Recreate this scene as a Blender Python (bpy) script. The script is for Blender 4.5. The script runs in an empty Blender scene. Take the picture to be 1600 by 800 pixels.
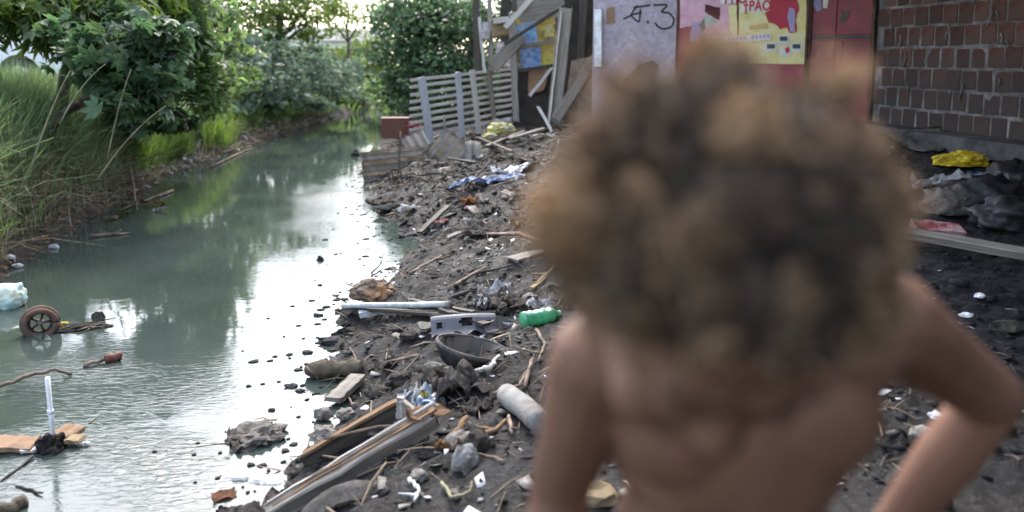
import bpy, bmesh, math, random
import numpy as np
from mathutils import Vector, Matrix, Euler, noise as mnoise
from math import radians as R, sin, cos, pi
random.seed(7)
rng = np.random.default_rng(11)
S = bpy.context.scene
COL = S.collection

# ------------------------------------------------------------------ camera
CAMZ = 1.6
F = 1300.0            # focal length in photo pixels (1600 wide)
PITCH = R(7.75)
cam_d = bpy.data.cameras.new('camera')
cam_d.sensor_width = 36.0
cam_d.lens = 36.0 * F / 1600.0
cam_d.shift_y = -133.0 / 1600.0
cam_d.clip_start = 0.05
cam_d.clip_end = 3000
cam_d.dof.use_dof = True
cam_d.dof.focus_distance = 4.5
cam_d.dof.aperture_fstop = 2.0
cam = bpy.data.objects.new('camera', cam_d)
cam.location = (0, 0, CAMZ)
cam.rotation_euler = (pi / 2 - PITCH, 0, 0)
COL.objects.link(cam)
S.camera = cam

# ------------------------------------------------------------------ sky
SUN_EL, SUN_AZ = 48.0, -8.0      # azimuth from +Y, negative to the left
w = bpy.data.worlds.new('World'); S.world = w; w.use_nodes = True
nt = w.node_tree; nt.nodes.clear()
sky = nt.nodes.new('ShaderNodeTexSky'); sky.sky_type = 'NISHITA'; sky.sun_disc = False
sky.sun_elevation = R(SUN_EL); sky.sun_rotation = R(SUN_AZ)
sky.air_density = 1.0; sky.dust_density = 2.5; sky.ozone_density = 1.0; sky.altitude = 0
hsv = nt.nodes.new('ShaderNodeHueSaturation'); hsv.inputs['Saturation'].default_value = 0.7
hsv.inputs['Value'].default_value = 1.0
bg = nt.nodes.new('ShaderNodeBackground'); bg.inputs['Strength'].default_value = 0.15
wo = nt.nodes.new('ShaderNodeOutputWorld')
nt.links.new(sky.outputs[0], hsv.inputs['Color']); nt.links.new(hsv.outputs[0], bg.inputs['Color'])
nt.links.new(bg.outputs[0], wo.inputs[0])

sun_d = bpy.data.lights.new('sun', 'SUN'); sun_d.energy = .5; sun_d.angle = R(20); sun_d.color = (1.0, 0.97, 0.92)
sun = bpy.data.objects.new('sun', sun_d); COL.objects.link(sun)
sd = Vector((sin(R(SUN_AZ)) * cos(R(SUN_EL)), cos(R(SUN_AZ)) * cos(R(SUN_EL)), sin(R(SUN_EL))))
sun.rotation_euler = sd.to_track_quat('Z', 'Y').to_euler()

S.view_settings.view_transform = 'Standard'
S.view_settings.look = 'None'
S.view_settings.gamma = 1.0
S.view_settings.exposure = 2.4
S.cycles.max_bounces = 6
S.cycles.transparent_max_bounces = 8

# ------------------------------------------------------------------ place helpers
RIGHT = np.array([1.0, 0, 0]); UP = np.array([0, sin(PITCH), cos(PITCH)]); FWD = np.array([0, cos(PITCH), -sin(PITCH)])
def ray(u, v):
    return RIGHT * (u - 800) / F + UP * (267 - v) / F + FWD
def at(u, v, d):                     # point at distance d along the view axis
    p = ray(u, v) * d
    return Vector((p[0], p[1], p[2] + CAMZ))
def flat(u, v, z=0.0):               # point on the level z
    r = ray(u, v); t = (z - CAMZ) / r[2]
    return Vector((r[0] * t, r[1] * t, z))
RS = np.array([(-.75, -8), (-.7, 0), (-.80, 2.0), (-.80, 2.77), (-.80, 3.65), (-.98, 4.7), (-1.05, 5.2), (-.86, 6.1), (-.80, 7.1), (-1.3, 8.3),
               (-1.6, 9.9), (-2.1, 11.6), (-2.6, 16.7), (-3.3, 22), (-3.0, 26), (-1.5, 31), (3, 40), (8, 60), (10, 400)])
LS = np.array([(-4.6, -8), (-4.3, 0), (-4.0, 4.0), (-3.72, 5.8), (-4.0, 6.9), (-4.25, 8.3), (-4.8, 11.6), (-4.85, 15.4), (-4.9, 19), (-4.7, 24), (-4.2, 27), (-2.5, 33),
               (1, 43), (6, 62), (8, 400)])
def sm(t):
    t = np.clip(t, 0, 1); return t * t * (3 - 2 * t)
def hash2(ix, iy, s):
    n = (ix * 374761393 + iy * 668265263 + s * 2147483647) & 0xffffffff
    n = ((n ^ (n >> 13)) * 1274126177) & 0xffffffff
    return ((n ^ (n >> 16)) & 0xffff) / 65535.0
def vnoise(x, y, s=0):
    ix = np.floor(x).astype(np.int64); iy = np.floor(y).astype(np.int64)
    fx = x - ix; fy = y - iy; fx = fx * fx * (3 - 2 * fx); fy = fy * fy * (3 - 2 * fy)
    a = hash2(ix, iy, s); b = hash2(ix + 1, iy, s); c = hash2(ix, iy + 1, s); d = hash2(ix + 1, iy + 1, s)
    return (a * (1 - fx) + b * fx) * (1 - fy) + (c * (1 - fx) + d * fx) * fy
def fbm(x, y, o=4, s=0):
    r = 0; a = .5
    for k in range(o):
        r = r + a * (vnoise(x * 2 ** k + 17.3 * k, y * 2 ** k - 9.1 * k, s + k) - .5); a *= .5
    return r
def height(x, y, rough=True):
    x = np.asarray(x, float); y = np.asarray(y, float)
    rx = np.interp(y, RS[:, 1], RS[:, 0]); lx = np.interp(y, LS[:, 1], LS[:, 0])
    d = x - rx; e = lx - x
    wob = fbm(x * 1.7, y * 1.7, 3, 5) * .45
    d = d + wob * .6; e = e + wob * .7
    T = .45 + .42 * sm((y - 3) / 6) * sm((x + .3) / 2.2) - .15 * sm((y - 10) / 6) * (1 - sm((x - 1.0) / 2))
    dp = np.maximum(d, 0)
    hr = T * (1 - np.exp(-(dp / .85) ** 1.15))
    ep = np.maximum(e, 0)
    hl = .78 * (1 - np.exp(-(ep / .38) ** 1.3)) + .12 * sm((ep - 1) / 4)
    hl = hl * (1 - .45 * sm((y - 12) / 8))
    h = np.where(d > 0, hr, np.where(e > 0, hl, np.maximum(np.maximum(d, e) * .35, -.4)))
    if rough:
        amp = np.where(e > 0, .5, 1.0) * (1 - .75 * sm((y - 14) / 10)) * np.clip(.35 + np.maximum(dp, ep) * 1.6, .25, 1)
        r1 = fbm(x * 2.6, y * 2.6, 2, 21) * .13
        r2 = np.abs(fbm(x * 9, y * 9, 3, 31)) * .11
        r3 = fbm(x * 26, y * 26, 3, 41) * .032
        h = h + (r1 + r2 + r3) * amp
        # a low mud shelf that breaks the water by the bank
        h = h + np.where((d > -.5) & (d <= 0), (fbm(x * 4, y * 4, 3, 77) * .12 + .0) * (1 + d * 2), 0)
    return h
def hgt(x, y): return float(height(x, y))
def gnd(u, v, dz=0.0):               # where the view ray meets the ground or water
    r = ray(u, v); ts = np.linspace(1.0, 40, 6000)
    X = r[0] * ts; Y = r[1] * ts; Z = CAMZ + r[2] * ts
    H = np.maximum(height(X, Y), 0.0) + dz
    k = np.argmax(Z <= H)
    return Vector((X[k], Y[k], float(H[k])))

# ------------------------------------------------------------------ materials
def mat(name, col, rough=.85, var=.25, scale=8, col2=None, bump=.0, bscale=40, spec=.3, metal=0, trans=0, island=0, detail=6, dirt=None, dscale=3, coat=0):
    m = bpy.data.materials.new(name); m.use_nodes = True; n = m.node_tree; N = n.nodes; L = n.links
    b = N['Principled BSDF']
    tc = N.new('ShaderNodeTexCoord')
    ns = N.new('ShaderNodeTexNoise'); ns.inputs['Scale'].default_value = scale; ns.inputs['Detail'].default_value = detail; ns.inputs['Roughness'].default_value = .65
    L.new(tc.outputs['Object'], ns.inputs['Vector'])
    rp = N.new('ShaderNodeValToRGB'); e = rp.color_ramp.elements
    c2 = col2 or tuple(c * (1 - var * 1.6) for c in col)
    c1 = tuple(min(1, c * (1 + var * .6)) for c in col)
    e[0].position = .36; e[0].color = (*c2, 1); e[1].position = .64; e[1].color = (*c1, 1)
    L.new(ns.outputs['Fac'], rp.inputs['Fac']); out = rp.outputs['Color']
    if dirt:
        n2 = N.new('ShaderNodeTexNoise'); n2.inputs['Scale'].default_value = dscale; n2.inputs['Detail'].default_value = 8; n2.inputs['Roughness'].default_value = .7
        L.new(tc.outputs['Object'], n2.inputs['Vector'])
        r2 = N.new('ShaderNodeValToRGB'); r2.color_ramp.elements[0].position = .45; r2.color_ramp.elements[1].position = .6
        L.new(n2.outputs['Fac'], r2.inputs['Fac'])
        mx = N.new('ShaderNodeMixRGB'); mx.inputs['Color2'].default_value = (*dirt, 1)
        L.new(r2.outputs['Color'], mx.inputs['Fac']); L.new(out, mx.inputs['Color1']); out = mx.outputs['Color']
    if island:
        g = N.new('ShaderNodeNewGeometry')
        h = N.new('ShaderNodeHueSaturation')
        mr = N.new('ShaderNodeMapRange'); mr.inputs['To Min'].default_value = 1 - island; mr.inputs['To Max'].default_value = 1 + island
        L.new(g.outputs['Random Per Island'], mr.inputs['Value']); L.new(mr.outputs[0], h.inputs['Value'])
        mh = N.new('ShaderNodeMapRange'); mh.inputs['To Min'].default_value = .5 - island * .06; mh.inputs['To Max'].default_value = .5 + island * .05
        mm = N.new('ShaderNodeMath'); mm.operation = 'MULTIPLY'; mm.inputs[1].default_value = 7.31
        fr = N.new('ShaderNodeMath'); fr.operation = 'FRACT'
        L.new(g.outputs['Random Per Island'], mm.inputs[0]); L.new(mm.outputs[0], fr.inputs[0]); L.new(fr.outputs[0], mh.inputs['Value']); L.new(mh.outputs[0], h.inputs['Hue'])
        L.new(out, h.inputs['Color']); out = h.outputs['Color']
    L.new(out, b.inputs['Base Color'])
    b.inputs['Roughness'].default_value = rough; b.inputs['Metallic'].default_value = metal
    b.inputs['Specular IOR Level'].default_value = spec
    if coat: b.inputs['Coat Weight'].default_value = coat
    if bump:
        nb = N.new('ShaderNodeTexNoise'); nb.inputs['Scale'].default_value = bscale; nb.inputs['Detail'].default_value = 8; nb.inputs['Roughness'].default_value = .7
        L.new(tc.outputs['Object'], nb.inputs['Vector'])
        bp = N.new('ShaderNodeBump'); bp.inputs['Strength'].default_value = bump; bp.inputs['Distance'].default_value = .02
        L.new(nb.outputs['Fac'], bp.inputs['Height']); L.new(bp.outputs[0], b.inputs['Normal'])
    if trans:
        o = N['Material Output']; tr = N.new('ShaderNodeBsdfTranslucent'); ms = N.new('ShaderNodeMixShader'); ms.inputs[0].default_value = trans
        hh = N.new('ShaderNodeHueSaturation'); hh.inputs['Saturation'].default_value = 1.15; hh.inputs['Value'].default_value = 1.8; hh.inputs['Hue'].default_value = .49
        L.new(out, hh.inputs['Color']); L.new(hh.outputs[0], tr.inputs['Color'])
        L.new(b.outputs[0], ms.inputs[1]); L.new(tr.outputs[0], ms.inputs[2]); L.new(ms.outputs[0], o.inputs[0])
    return m
def wood(name, col, col2, scale=(3, 60, 60), rough=.85):
    m = mat(name, col, rough, bump=.4, bscale=60, spec=.2)
    N = m.node_tree.nodes; L = m.node_tree.links
    tc = [x for x in N if x.type == 'TEX_COORD'][0]; ns = [x for x in N if x.type == 'TEX_NOISE']
    mp = N.new('ShaderNodeMapping'); mp.inputs['Scale'].default_value = scale
    L.new(tc.outputs['Object'], mp.inputs['Vector'])
    for q in ns: L.new(mp.outputs[0], q.inputs['Vector']); q.inputs['Scale'].default_value = 1.0
    rp = [x for x in N if x.type == 'VALTORGB'][0]
    rp.color_ramp.elements[0].color = (*col2, 1); rp.color_ramp.elements[1].color = (*col, 1)
    rp.color_ramp.elements[0].position = .3; rp.color_ramp.elements[1].position = .7
    return m
M = {}
M['wood_grey'] = wood('weathered_wood', (.30, .27, .23), (.13, .11, .09))
M['wood_pale'] = wood('pale_wood', (.58, .55, .50), (.36, .33, .29))
M['wood_brown'] = wood('brown_wood', (.26, .16, .09), (.10, .065, .04))
M['wood_dark'] = wood('dark_wet_and_shaded_wood', (.09, .075, .06), (.03, .026, .022), rough=.6)  # also paints the shade inside the broken wooden box
M['wood_blue'] = wood('bluish_painted_wood', (.50, .51, .53), (.32, .32, .33))
M['bark'] = mat('bark', (.10, .08, .055), .9, .5, 12, bump=.8, bscale=30)
M['twig'] = mat('dry_twig', (.22, .17, .12), .9, .4, 10, island=.5)
M['leaf_mid'] = mat('leaf_mid_green', (.12, .185, .07), .42, .3, 2.0, spec=.45, trans=.5, island=.35)
M['leaf_dark'] = mat('leaf_dark_green', (.075, .13, .06), .45, .3, 2.0, spec=.5, trans=.42, island=.35)
M['leaf_blue'] = mat('leaf_blue_green', (.13, .185, .12), .5, .3, 2.0, spec=.5, trans=.35, island=.3)
M['leaf_light'] = mat('leaf_yellow_green', (.10, .15, .035), .5, .3, 2.0, spec=.4, trans=.45, island=.35)
M['grass'] = mat('tall_grass', (.15, .215, .10), .6, .3, 1.5, trans=.4, island=.4)
M['grass_bright'] = mat('bright_grass', (.16, .245, .065), .6, .3, 1.5, trans=.45, island=.3)
M['straw'] = mat('dry_straw', (.30, .28, .17), .8, .3, 4, trans=.15, island=.4)
M['dead_leaf'] = mat('dead_leaf', (.26, .14, .06), .8, .4, 20, trans=.1, island=.5)
M['clod'] = mat('mud_clod', (.050, .043, .037), .85, .5, 14, bump=.8, bscale=60, island=.5, spec=.2)
M['black_clod'] = mat('black_clod', (.020, .020, .022), .8, .4, 14, bump=.6, bscale=60, island=.5, spec=.25)
M['rubble'] = mat('grey_rubble', (.26, .24, .21), .9, .4, 10, bump=.6, island=.4, dirt=(.10, .085, .07), dscale=9)
M['scrap'] = mat('pale_scrap', (.5, .5, .52), .5, .3, 10, island=.6)
M['cement'] = mat('fibre_cement', (.44, .41, .36), .9, .25, 6, bump=.3, bscale=80, dirt=(.27, .24, .20), dscale=4)
M['concrete'] = mat('concrete', (.30, .29, .27), .9, .3, 5, bump=.5, bscale=60, dirt=(.14, .125, .11), dscale=4)
M['rust'] = mat('rusty_metal', (.17, .09, .06), .8, .4, 12, bump=.4, dirt=(.08, .06, .05), dscale=12)
M['rust_box'] = mat('reddish_brown_paint', (.19, .075, .05), .7, .25, 6, dirt=(.1, .05, .035), dscale=6)
M['black_plastic'] = mat('black_plastic', (.016, .017, .020), .55, .3, 10, spec=.3, dirt=(.035, .032, .03), dscale=9)
M['grey_plastic'] = mat('grey_dusty_plastic', (.30, .30, .34), .4, .2, 8, spec=.5, dirt=(.20, .19, .19), dscale=9)
M['white_paint'] = mat('white_plastic', (.78, .80, .82), .45, .08, 6, dirt=(.55, .53, .48), dscale=9)
M['white_cloth'] = mat('dirty_white_plastic', (.6, .6, .62), .6, .2, 9, dirt=(.30, .28, .26), dscale=10)
M['yellow'] = mat('yellow_plastic', (.70, .52, .02), .5, .25, 9, dirt=(.35, .25, .04), dscale=14)
M['yellow_dim'] = mat('dirty_yellow_plastic', (.52, .46, .10), .5, .3, 12, dirt=(.35, .33, .28), dscale=10)
M['blue'] = mat('blue_tarpaulin', (.10, .20, .42), .5, .2, 9, dirt=(.3, .33, .4), dscale=10)
M['light_blue'] = mat('pale_blue_plastic', (.45, .55, .68), .3, .3, 18, spec=.6, dirt=(.65, .65, .62), dscale=20)
M['orange'] = mat('orange_plastic', (.62, .24, .06), .6, .3, 20, dirt=(.2, .12, .06), dscale=20)
M['red'] = mat('faded_red', (.34, .07, .08), .6, .2, 12, dirt=(.42, .30, .28), dscale=14)
M['red_paint'] = mat('red_metal_paint', (.27, .022, .040), .45, .15, 4, spec=.5, bump=.1, bscale=20, dirt=(.17, .02, .03), dscale=3)
M['turquoise'] = mat('pale_turquoise_plastic', (.50, .72, .68), .4, .15, 6, dirt=(.62, .60, .42), dscale=9)
M['foam'] = mat('foam_scum', (.62, .60, .58), .9, .3, 14, bump=.7, bscale=40)
M['cloth'] = mat('muddy_cloth', (.20, .175, .15), .95, .35, 10, bump=.5, bscale=90, dirt=(.09, .08, .07), dscale=8)
M['cardboard'] = mat('wet_cardboard', (.34, .21, .12), .9, .3, 8, dirt=(.17, .11, .07), dscale=8)
M['tan'] = mat('faded_tan_board', (.36, .26, .14), .85, .3, 5, dirt=(.2, .15, .09), dscale=5)
M['sign_blue'] = mat('faded_blue_print', (.16, .30, .52), .7, .25, 6, dirt=(.30, .38, .5), dscale=9)
M['sign_yellow'] = mat('faded_ochre_print', (.42, .30, .10), .8, .3, 6, dirt=(.48, .42, .08), dscale=5)
M['green_glass'] = mat('green_bottle_plastic', (.12, .42, .24), .15, .2, 12, spec=.7, coat=.5, trans=.25)
M['green_cap'] = mat('green_label', (.3, .6, .4), .4, .1, 12)
M['tyre'] = mat('dirty_rubber', (.055, .05, .048), .75, .4, 12, bump=.4, dirt=(.12, .10, .085), dscale=8)
M['tin'] = mat('pale_tin', (.55, .58, .60), .4, .15, 12, spec=.5, dirt=(.35, .34, .32), dscale=15)
M['skin'] = mat('brown_skin', (.175, .088, .056), .6, .14, 9, spec=.25, bump=.05, bscale=120)
M['lip'] = mat('lip', (.17, .07, .055), .5, .1, 9)
M['eye'] = mat('eye_white', (.7, .68, .64), .2, .05, 9)
M['iris'] = mat('dark_iris', (.03, .018, .01), .15, .05, 9)
M['shorts'] = mat('navy_shorts', (.03, .035, .06), .9, .2, 20)
M['car_paint'] = mat('white_car_paint', (.72, .73, .74), .25, .03, 2, spec=.6, coat=.6)
M['car_glass'] = mat('car_glass', (.02, .025, .03), .08, .05, 2, spec=.8)
M['dark_trim'] = mat('dark_trim', (.03, .03, .03), .6, .1, 2)
M['ply_dark'] = mat('dark_board_and_shade', (.045, .038, .032), .9, .3, 4)  # dark boards, and the painted shade of the shack opening
M['tile_roof'] = mat('old_roof_sheet', (.24, .20, .17), .9, .3, 2, bump=.3)
M['render_wall'] = mat('pale_render', (.62, .60, .56), .9, .12, 1)
M['hair'] = None

def mk_hair():
    m = bpy.data.materials.new('matted_curls'); m.use_nodes = True; n = m.node_tree; b = n.nodes['Principled BSDF']
    a = n.nodes.new('ShaderNodeAttribute'); a.attribute_name = 'tone'
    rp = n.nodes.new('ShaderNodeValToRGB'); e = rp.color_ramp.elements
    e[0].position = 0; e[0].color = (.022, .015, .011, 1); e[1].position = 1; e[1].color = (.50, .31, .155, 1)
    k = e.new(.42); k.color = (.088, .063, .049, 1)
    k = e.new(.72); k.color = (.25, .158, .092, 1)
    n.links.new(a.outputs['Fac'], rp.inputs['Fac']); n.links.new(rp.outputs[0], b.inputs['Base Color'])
    b.inputs['Roughness'].default_value = .5; b.inputs['Specular IOR Level'].default_value = .4
    tr = n.nodes.new('ShaderNodeBsdfTranslucent'); ms = n.nodes.new('ShaderNodeMixShader'); ms.inputs[0].default_value = .25
    n.links.new(rp.outputs[0], tr.inputs[0]); o = n.nodes['Material Output']
    n.links.new(b.outputs[0], ms.inputs[1]); n.links.new(tr.outputs[0], ms.inputs[2]); n.links.new(ms.outputs[0], o.inputs[0])
    return m
M['hair'] = mk_hair()

def mk_ground():
    m = bpy.data.materials.new('mud_and_earth'); m.use_nodes = True; n = m.node_tree; N = n.nodes; L = n.links; b = N['Principled BSDF']
    g = N.new('ShaderNodeNewGeometry')
    def nz(sc, d=8, r=.65):
        q = N.new('ShaderNodeTexNoise'); q.inputs['Scale'].default_value = sc; q.inputs['Detail'].default_value = d; q.inputs['Roughness'].default_value = r
        L.new(g.outputs['Position'], q.inputs['Vector']); return q.outputs['Fac']
    def ramp(src, p0, c0, p1, c1):
        r = N.new('ShaderNodeValToRGB'); r.color_ramp.elements[0].position = p0; r.color_ramp.elements[1].position = p1
        r.color_ramp.elements[0].color = (*c0, 1); r.color_ramp.elements[1].color = (*c1, 1); L.new(src, r.inputs['Fac']); return r.outputs['Color']
    def mix(f, a, c):
        x = N.new('ShaderNodeMixRGB')
        for s, v in (('Fac', f), ('Color1', a), ('Color2', c)):
            if isinstance(v, tuple): x.inputs[s].default_value = (*v, 1)
            else: L.new(v, x.inputs[s])
        return x.outputs[0]
    base = ramp(nz(3.0), .35, (.016, .0145, .013), .66, (.060, .052, .044))
    fine = ramp(nz(28), .48, (.015, .014, .013), .72, (.15, .135, .12))
    c = mix(ramp(nz(9), .42, (.15,) * 3, .62, (.7,) * 3), base, fine)
    # pale ash specks
    ash = ramp(nz(70, 4, .8), .60, (0, 0, 0), .68, (1, 1, 1)); am = ramp(nz(1.3), .42, (0, 0, 0), .56, (.9, .9, .9))
    mm = N.new('ShaderNodeMixRGB'); mm.blend_type = 'MULTIPLY'; mm.inputs[0].default_value = 1; L.new(ash, mm.inputs[1]); L.new(am, mm.inputs[2])
    c = mix(mm.outputs[0], c, (.26, .30, .36))
    # black coal dirt to the right near the brick house, red earth to the left, from an attribute
    at1 = N.new('ShaderNodeAttribute'); at1.attribute_name = 'black'
    c = mix(at1.outputs['Fac'], c, ramp(nz(22), .40, (.006, .006, .007), .76, (.05, .05, .055)))
    at2 = N.new('ShaderNodeAttribute'); at2.attribute_name = 'left'
    c = mix(at2.outputs['Fac'], c, ramp(nz(7), .35, (.02, .017, .012), .68, (.085, .068, .048)))
    at3 = N.new('ShaderNodeAttribute'); at3.attribute_name = 'green'
    c = mix(at3.outputs['Fac'], c, ramp(nz(4), .35, (.03, .05, .015), .68, (.09, .13, .04)))
    L.new(c, b.inputs['Base Color'])
    rr = ramp(nz(6), .4, (.5,) * 3, .6, (.9,) * 3); rr = mix(at1.outputs['Fac'], rr, (.9, .9, .9)); L.new(rr, b.inputs['Roughness'])
    b.inputs['Specular IOR Level'].default_value = .3
    bp = N.new('ShaderNodeBump'); bp.inputs['Strength'].default_value = 1; bp.inputs['Distance'].default_value = .032
    ad = N.new('ShaderNodeMath'); ad.operation = 'ADD'; L.new(nz(35, 10, .75), ad.inputs[0]); L.new(nz(110, 6, .7), ad.inputs[1])
    L.new(ad.outputs[0], bp.inputs['Height']); L.new(bp.outputs[0], b.inputs['Normal'])
    return m
def mk_water():
    m = bpy.data.materials.new('murky_water'); m.use_nodes = True; n = m.node_tree; N = n.nodes; L = n.links; b = N['Principled BSDF']
    g = N.new('ShaderNodeNewGeometry')
    q = N.new('ShaderNodeTexNoise'); q.inputs['Scale'].default_value = .9; q.inputs['Detail'].default_value = 6; L.new(g.outputs['Position'], q.inputs['Vector'])
    r = N.new('ShaderNodeValToRGB'); r.color_ramp.elements[0].position = .35; r.color_ramp.elements[1].position = .65
    r.color_ramp.elements[0].color = (.032, .044, .037, 1); r.color_ramp.elements[1].color = (.050, .065, .055, 1)
    L.new(q.outputs['Fac'], r.inputs['Fac']); L.new(r.outputs[0], b.inputs['Base Color'])
    b.inputs['Roughness'].default_value = .035; b.inputs['IOR'].default_value = 1.5; b.inputs['Specular IOR Level'].default_value = .5
    mp = N.new('ShaderNodeMapping'); mp.inputs['Rotation'].default_value = (0, 0, R(35)); mp.inputs['Scale'].default_value = (1.0, 2.6, 1)
    L.new(g.outputs['Position'], mp.inputs['Vector'])
    w1 = N.new('ShaderNodeTexNoise'); w1.inputs['Scale'].default_value = 15; w1.inputs['Detail'].default_value = 4; w1.inputs['Distortion'].default_value = .8; L.new(mp.outputs[0], w1.inputs['Vector'])
    # ripples strong only near the riffle at the near left
    at1 = N.new('ShaderNodeAttribute'); at1.attribute_name = 'ripple'
    mu = N.new('ShaderNodeMath'); mu.operation = 'MULTIPLY'; L.new(w1.outputs['Fac'], mu.inputs[0]); L.new(at1.outputs['Fac'], mu.inputs[1])
    bp = N.new('ShaderNodeBump'); bp.inputs['Strength'].default_value = 1; bp.inputs['Distance'].default_value = .013
    L.new(mu.outputs[0], bp.inputs['Height'])
    w2 = N.new('ShaderNodeTexNoise'); w2.inputs['Scale'].default_value = 3.2; w2.inputs['Detail'].default_value = 3; L.new(g.outputs['Position'], w2.inputs['Vector'])
    b2 = N.new('ShaderNodeBump'); b2.inputs['Strength'].default_value = 1; b2.inputs['Distance'].default_value = .002
    L.new(w2.outputs['Fac'], b2.inputs['Height']); L.new(bp.outputs[0], b2.inputs['Normal']); L.new(b2.outputs[0], b.inputs['Normal'])
    return m
def mk_brick():
    m = mat('hollow_clay_brick', (.135, .054, .038), .9, .35, 7, bump=.6, bscale=50, dirt=(.075, .052, .044), dscale=4)
    N = m.node_tree.nodes; L = m.node_tree.links; b = N['Principled BSDF']
    oi = N.new('ShaderNodeObjectInfo'); h = N.new('ShaderNodeHueSaturation'); mr = N.new('ShaderNodeMapRange')
    mr.inputs['To Min'].default_value = .6; mr.inputs['To Max'].default_value = 1.35
    L.new(oi.outputs['Random'], mr.inputs[0]); L.new(mr.outputs[0], h.inputs['Value'])
    src = b.inputs['Base Color'].links[0].from_socket
    L.new(src, h.inputs['Color']); L.new(h.outputs[0], b.inputs['Base Color'])
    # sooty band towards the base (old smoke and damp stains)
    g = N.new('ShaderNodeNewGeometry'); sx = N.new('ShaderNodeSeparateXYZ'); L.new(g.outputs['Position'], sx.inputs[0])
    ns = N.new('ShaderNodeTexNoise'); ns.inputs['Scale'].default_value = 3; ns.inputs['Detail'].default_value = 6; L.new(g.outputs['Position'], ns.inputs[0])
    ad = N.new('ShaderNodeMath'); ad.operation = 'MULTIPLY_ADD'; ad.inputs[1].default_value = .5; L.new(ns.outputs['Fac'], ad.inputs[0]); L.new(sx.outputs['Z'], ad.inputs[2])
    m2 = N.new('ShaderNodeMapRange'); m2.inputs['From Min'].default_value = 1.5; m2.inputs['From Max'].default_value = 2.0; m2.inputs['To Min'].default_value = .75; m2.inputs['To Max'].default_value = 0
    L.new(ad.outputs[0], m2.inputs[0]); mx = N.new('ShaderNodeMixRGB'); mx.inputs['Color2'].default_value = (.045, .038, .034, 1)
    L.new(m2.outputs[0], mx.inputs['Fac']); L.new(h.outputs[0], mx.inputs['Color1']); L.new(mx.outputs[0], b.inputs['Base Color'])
    return m
M['ground'] = mk_ground(); M['water'] = mk_water(); M['brick'] = mk_brick()
M['mortar'] = mat('sooty_mortar', (.22, .205, .195), .95, .4, 6, bump=.5, bscale=60, dirt=(.09, .08, .075), dscale=2)
M['plaster'] = mat('peeling_plaster', (.42, .36, .40), .9, .15, 5, bump=.3, bscale=40, dirt=(.30, .25, .27), dscale=14)
M['paper_pink'] = mat('faded_pink_paper', (.58, .32, .38), .8, .10, 4, dirt=(.62, .40, .45), dscale=7)
M['paper_yellow'] = mat('faded_yellow_paper', (.72, .62, .24), .8, .10, 5, dirt=(.70, .66, .42), dscale=9)
M['paper_white'] = mat('off_white_paper', (.68, .66, .60), .8, .08, 5)
M['paper_mauve'] = mat('mauve_paper', (.38, .33, .52), .8, .15, 5)
M['print_red'] = mat('red_print', (.55, .06, .08), .8, .1, 5)
M['print_red_faded'] = mat('faded_red_print', (.45, .05, .075), .75, .15, 5)
M['print_dark'] = mat('dark_print', (.06, .09, .10), .8, .1, 5)
M['spray'] = mat('black_spray_paint', (.025, .022, .022), .7, .1, 5)
M['ivy_bark'] = mat('mossy_bark', (.06, .085, .03), .9, .4, 10, bump=.6)

# ------------------------------------------------------------------ object helpers
def tag(o, label=None, cat=None, group=None, kind=None):
    if label: o['label'] = label
    if cat: o['category'] = cat
    if group: o['group'] = group
    if kind: o['kind'] = kind
    return o
def empty(name, loc=(0, 0, 0), rz=0, label=None, cat=None, group=None):
    o = bpy.data.objects.new(name, None); COL.objects.link(o); o.location = loc; o.rotation_euler = (0, 0, rz); o.empty_display_size = .1
    return tag(o, label, cat, group)
def link(name, me, m, parent=None):
    if m is not None and not me.materials: me.materials.append(m)
    o = bpy.data.objects.new(name, me); COL.objects.link(o)
    if parent: o.parent = parent
    return o
def bobj(name, bm, m, parent=None, smooth=False):
    me = bpy.data.meshes.new(name); bmesh.ops.recalc_face_normals(bm, faces=bm.faces[:]); bm.to_mesh(me); bm.free()
    if smooth: me.polygons.foreach_set('use_smooth', [True] * len(me.polygons))
    return link(name, me, m, parent)
def np_mesh(name, V, Fc, smooth=False):
    V = np.asarray(V, np.float32).reshape(-1, 3); Fc = np.asarray(Fc, np.int32); k = Fc.shape[1]; n = len(Fc)
    me = bpy.data.meshes.new(name); me.vertices.add(len(V)); me.vertices.foreach_set('co', V.ravel())
    me.loops.add(n * k); me.loops.foreach_set('vertex_index', Fc.ravel())
    me.polygons.add(n); me.polygons.foreach_set('loop_start', np.arange(n, dtype=np.int32) * k); me.polygons.foreach_set('loop_total', np.full(n, k, np.int32))
    if smooth: me.polygons.foreach_set('use_smooth', np.ones(n, bool))
    me.update(calc_edges=True); return me
def fattr(me, name, vals):
    a = me.attributes.new(name, 'FLOAT', 'POINT'); a.data.foreach_set('value', np.asarray(vals, np.float32))
def b_box(bm, sx, sy, sz, M4=None, bev=0, jit=0, segs=1):
    n0 = len(bm.verts); tgt = bm; bm = bmesh.new() 
    r = bmesh.ops.create_cube(bm, size=1.0)
    for v in bm.verts: v.co = Vector((v.co.x * sx, v.co.y * sy, v.co.z * sz))
    if segs > 1:
        es = [e for e in bm.edges if abs((e.verts[0].co - e.verts[1].co).x) > sx * .5]
        bmesh.ops.subdivide_edges(bm, edges=es, cuts=segs, use_grid_fill=True)
    elif bev: bmesh.ops.bevel(bm, geom=bm.edges[:], offset=bev, segments=1, affect='EDGES')
    for v in bm.verts:
        if jit: v.co += Vector([random.uniform(-jit, jit) for _ in range(3)])
        if M4 is not None: v.co = M4 @ v.co
    me = bpy.data.meshes.new('t'); bm.to_mesh(me); bm.free(); tgt.from_mesh(me); bpy.data.meshes.remove(me)
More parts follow.
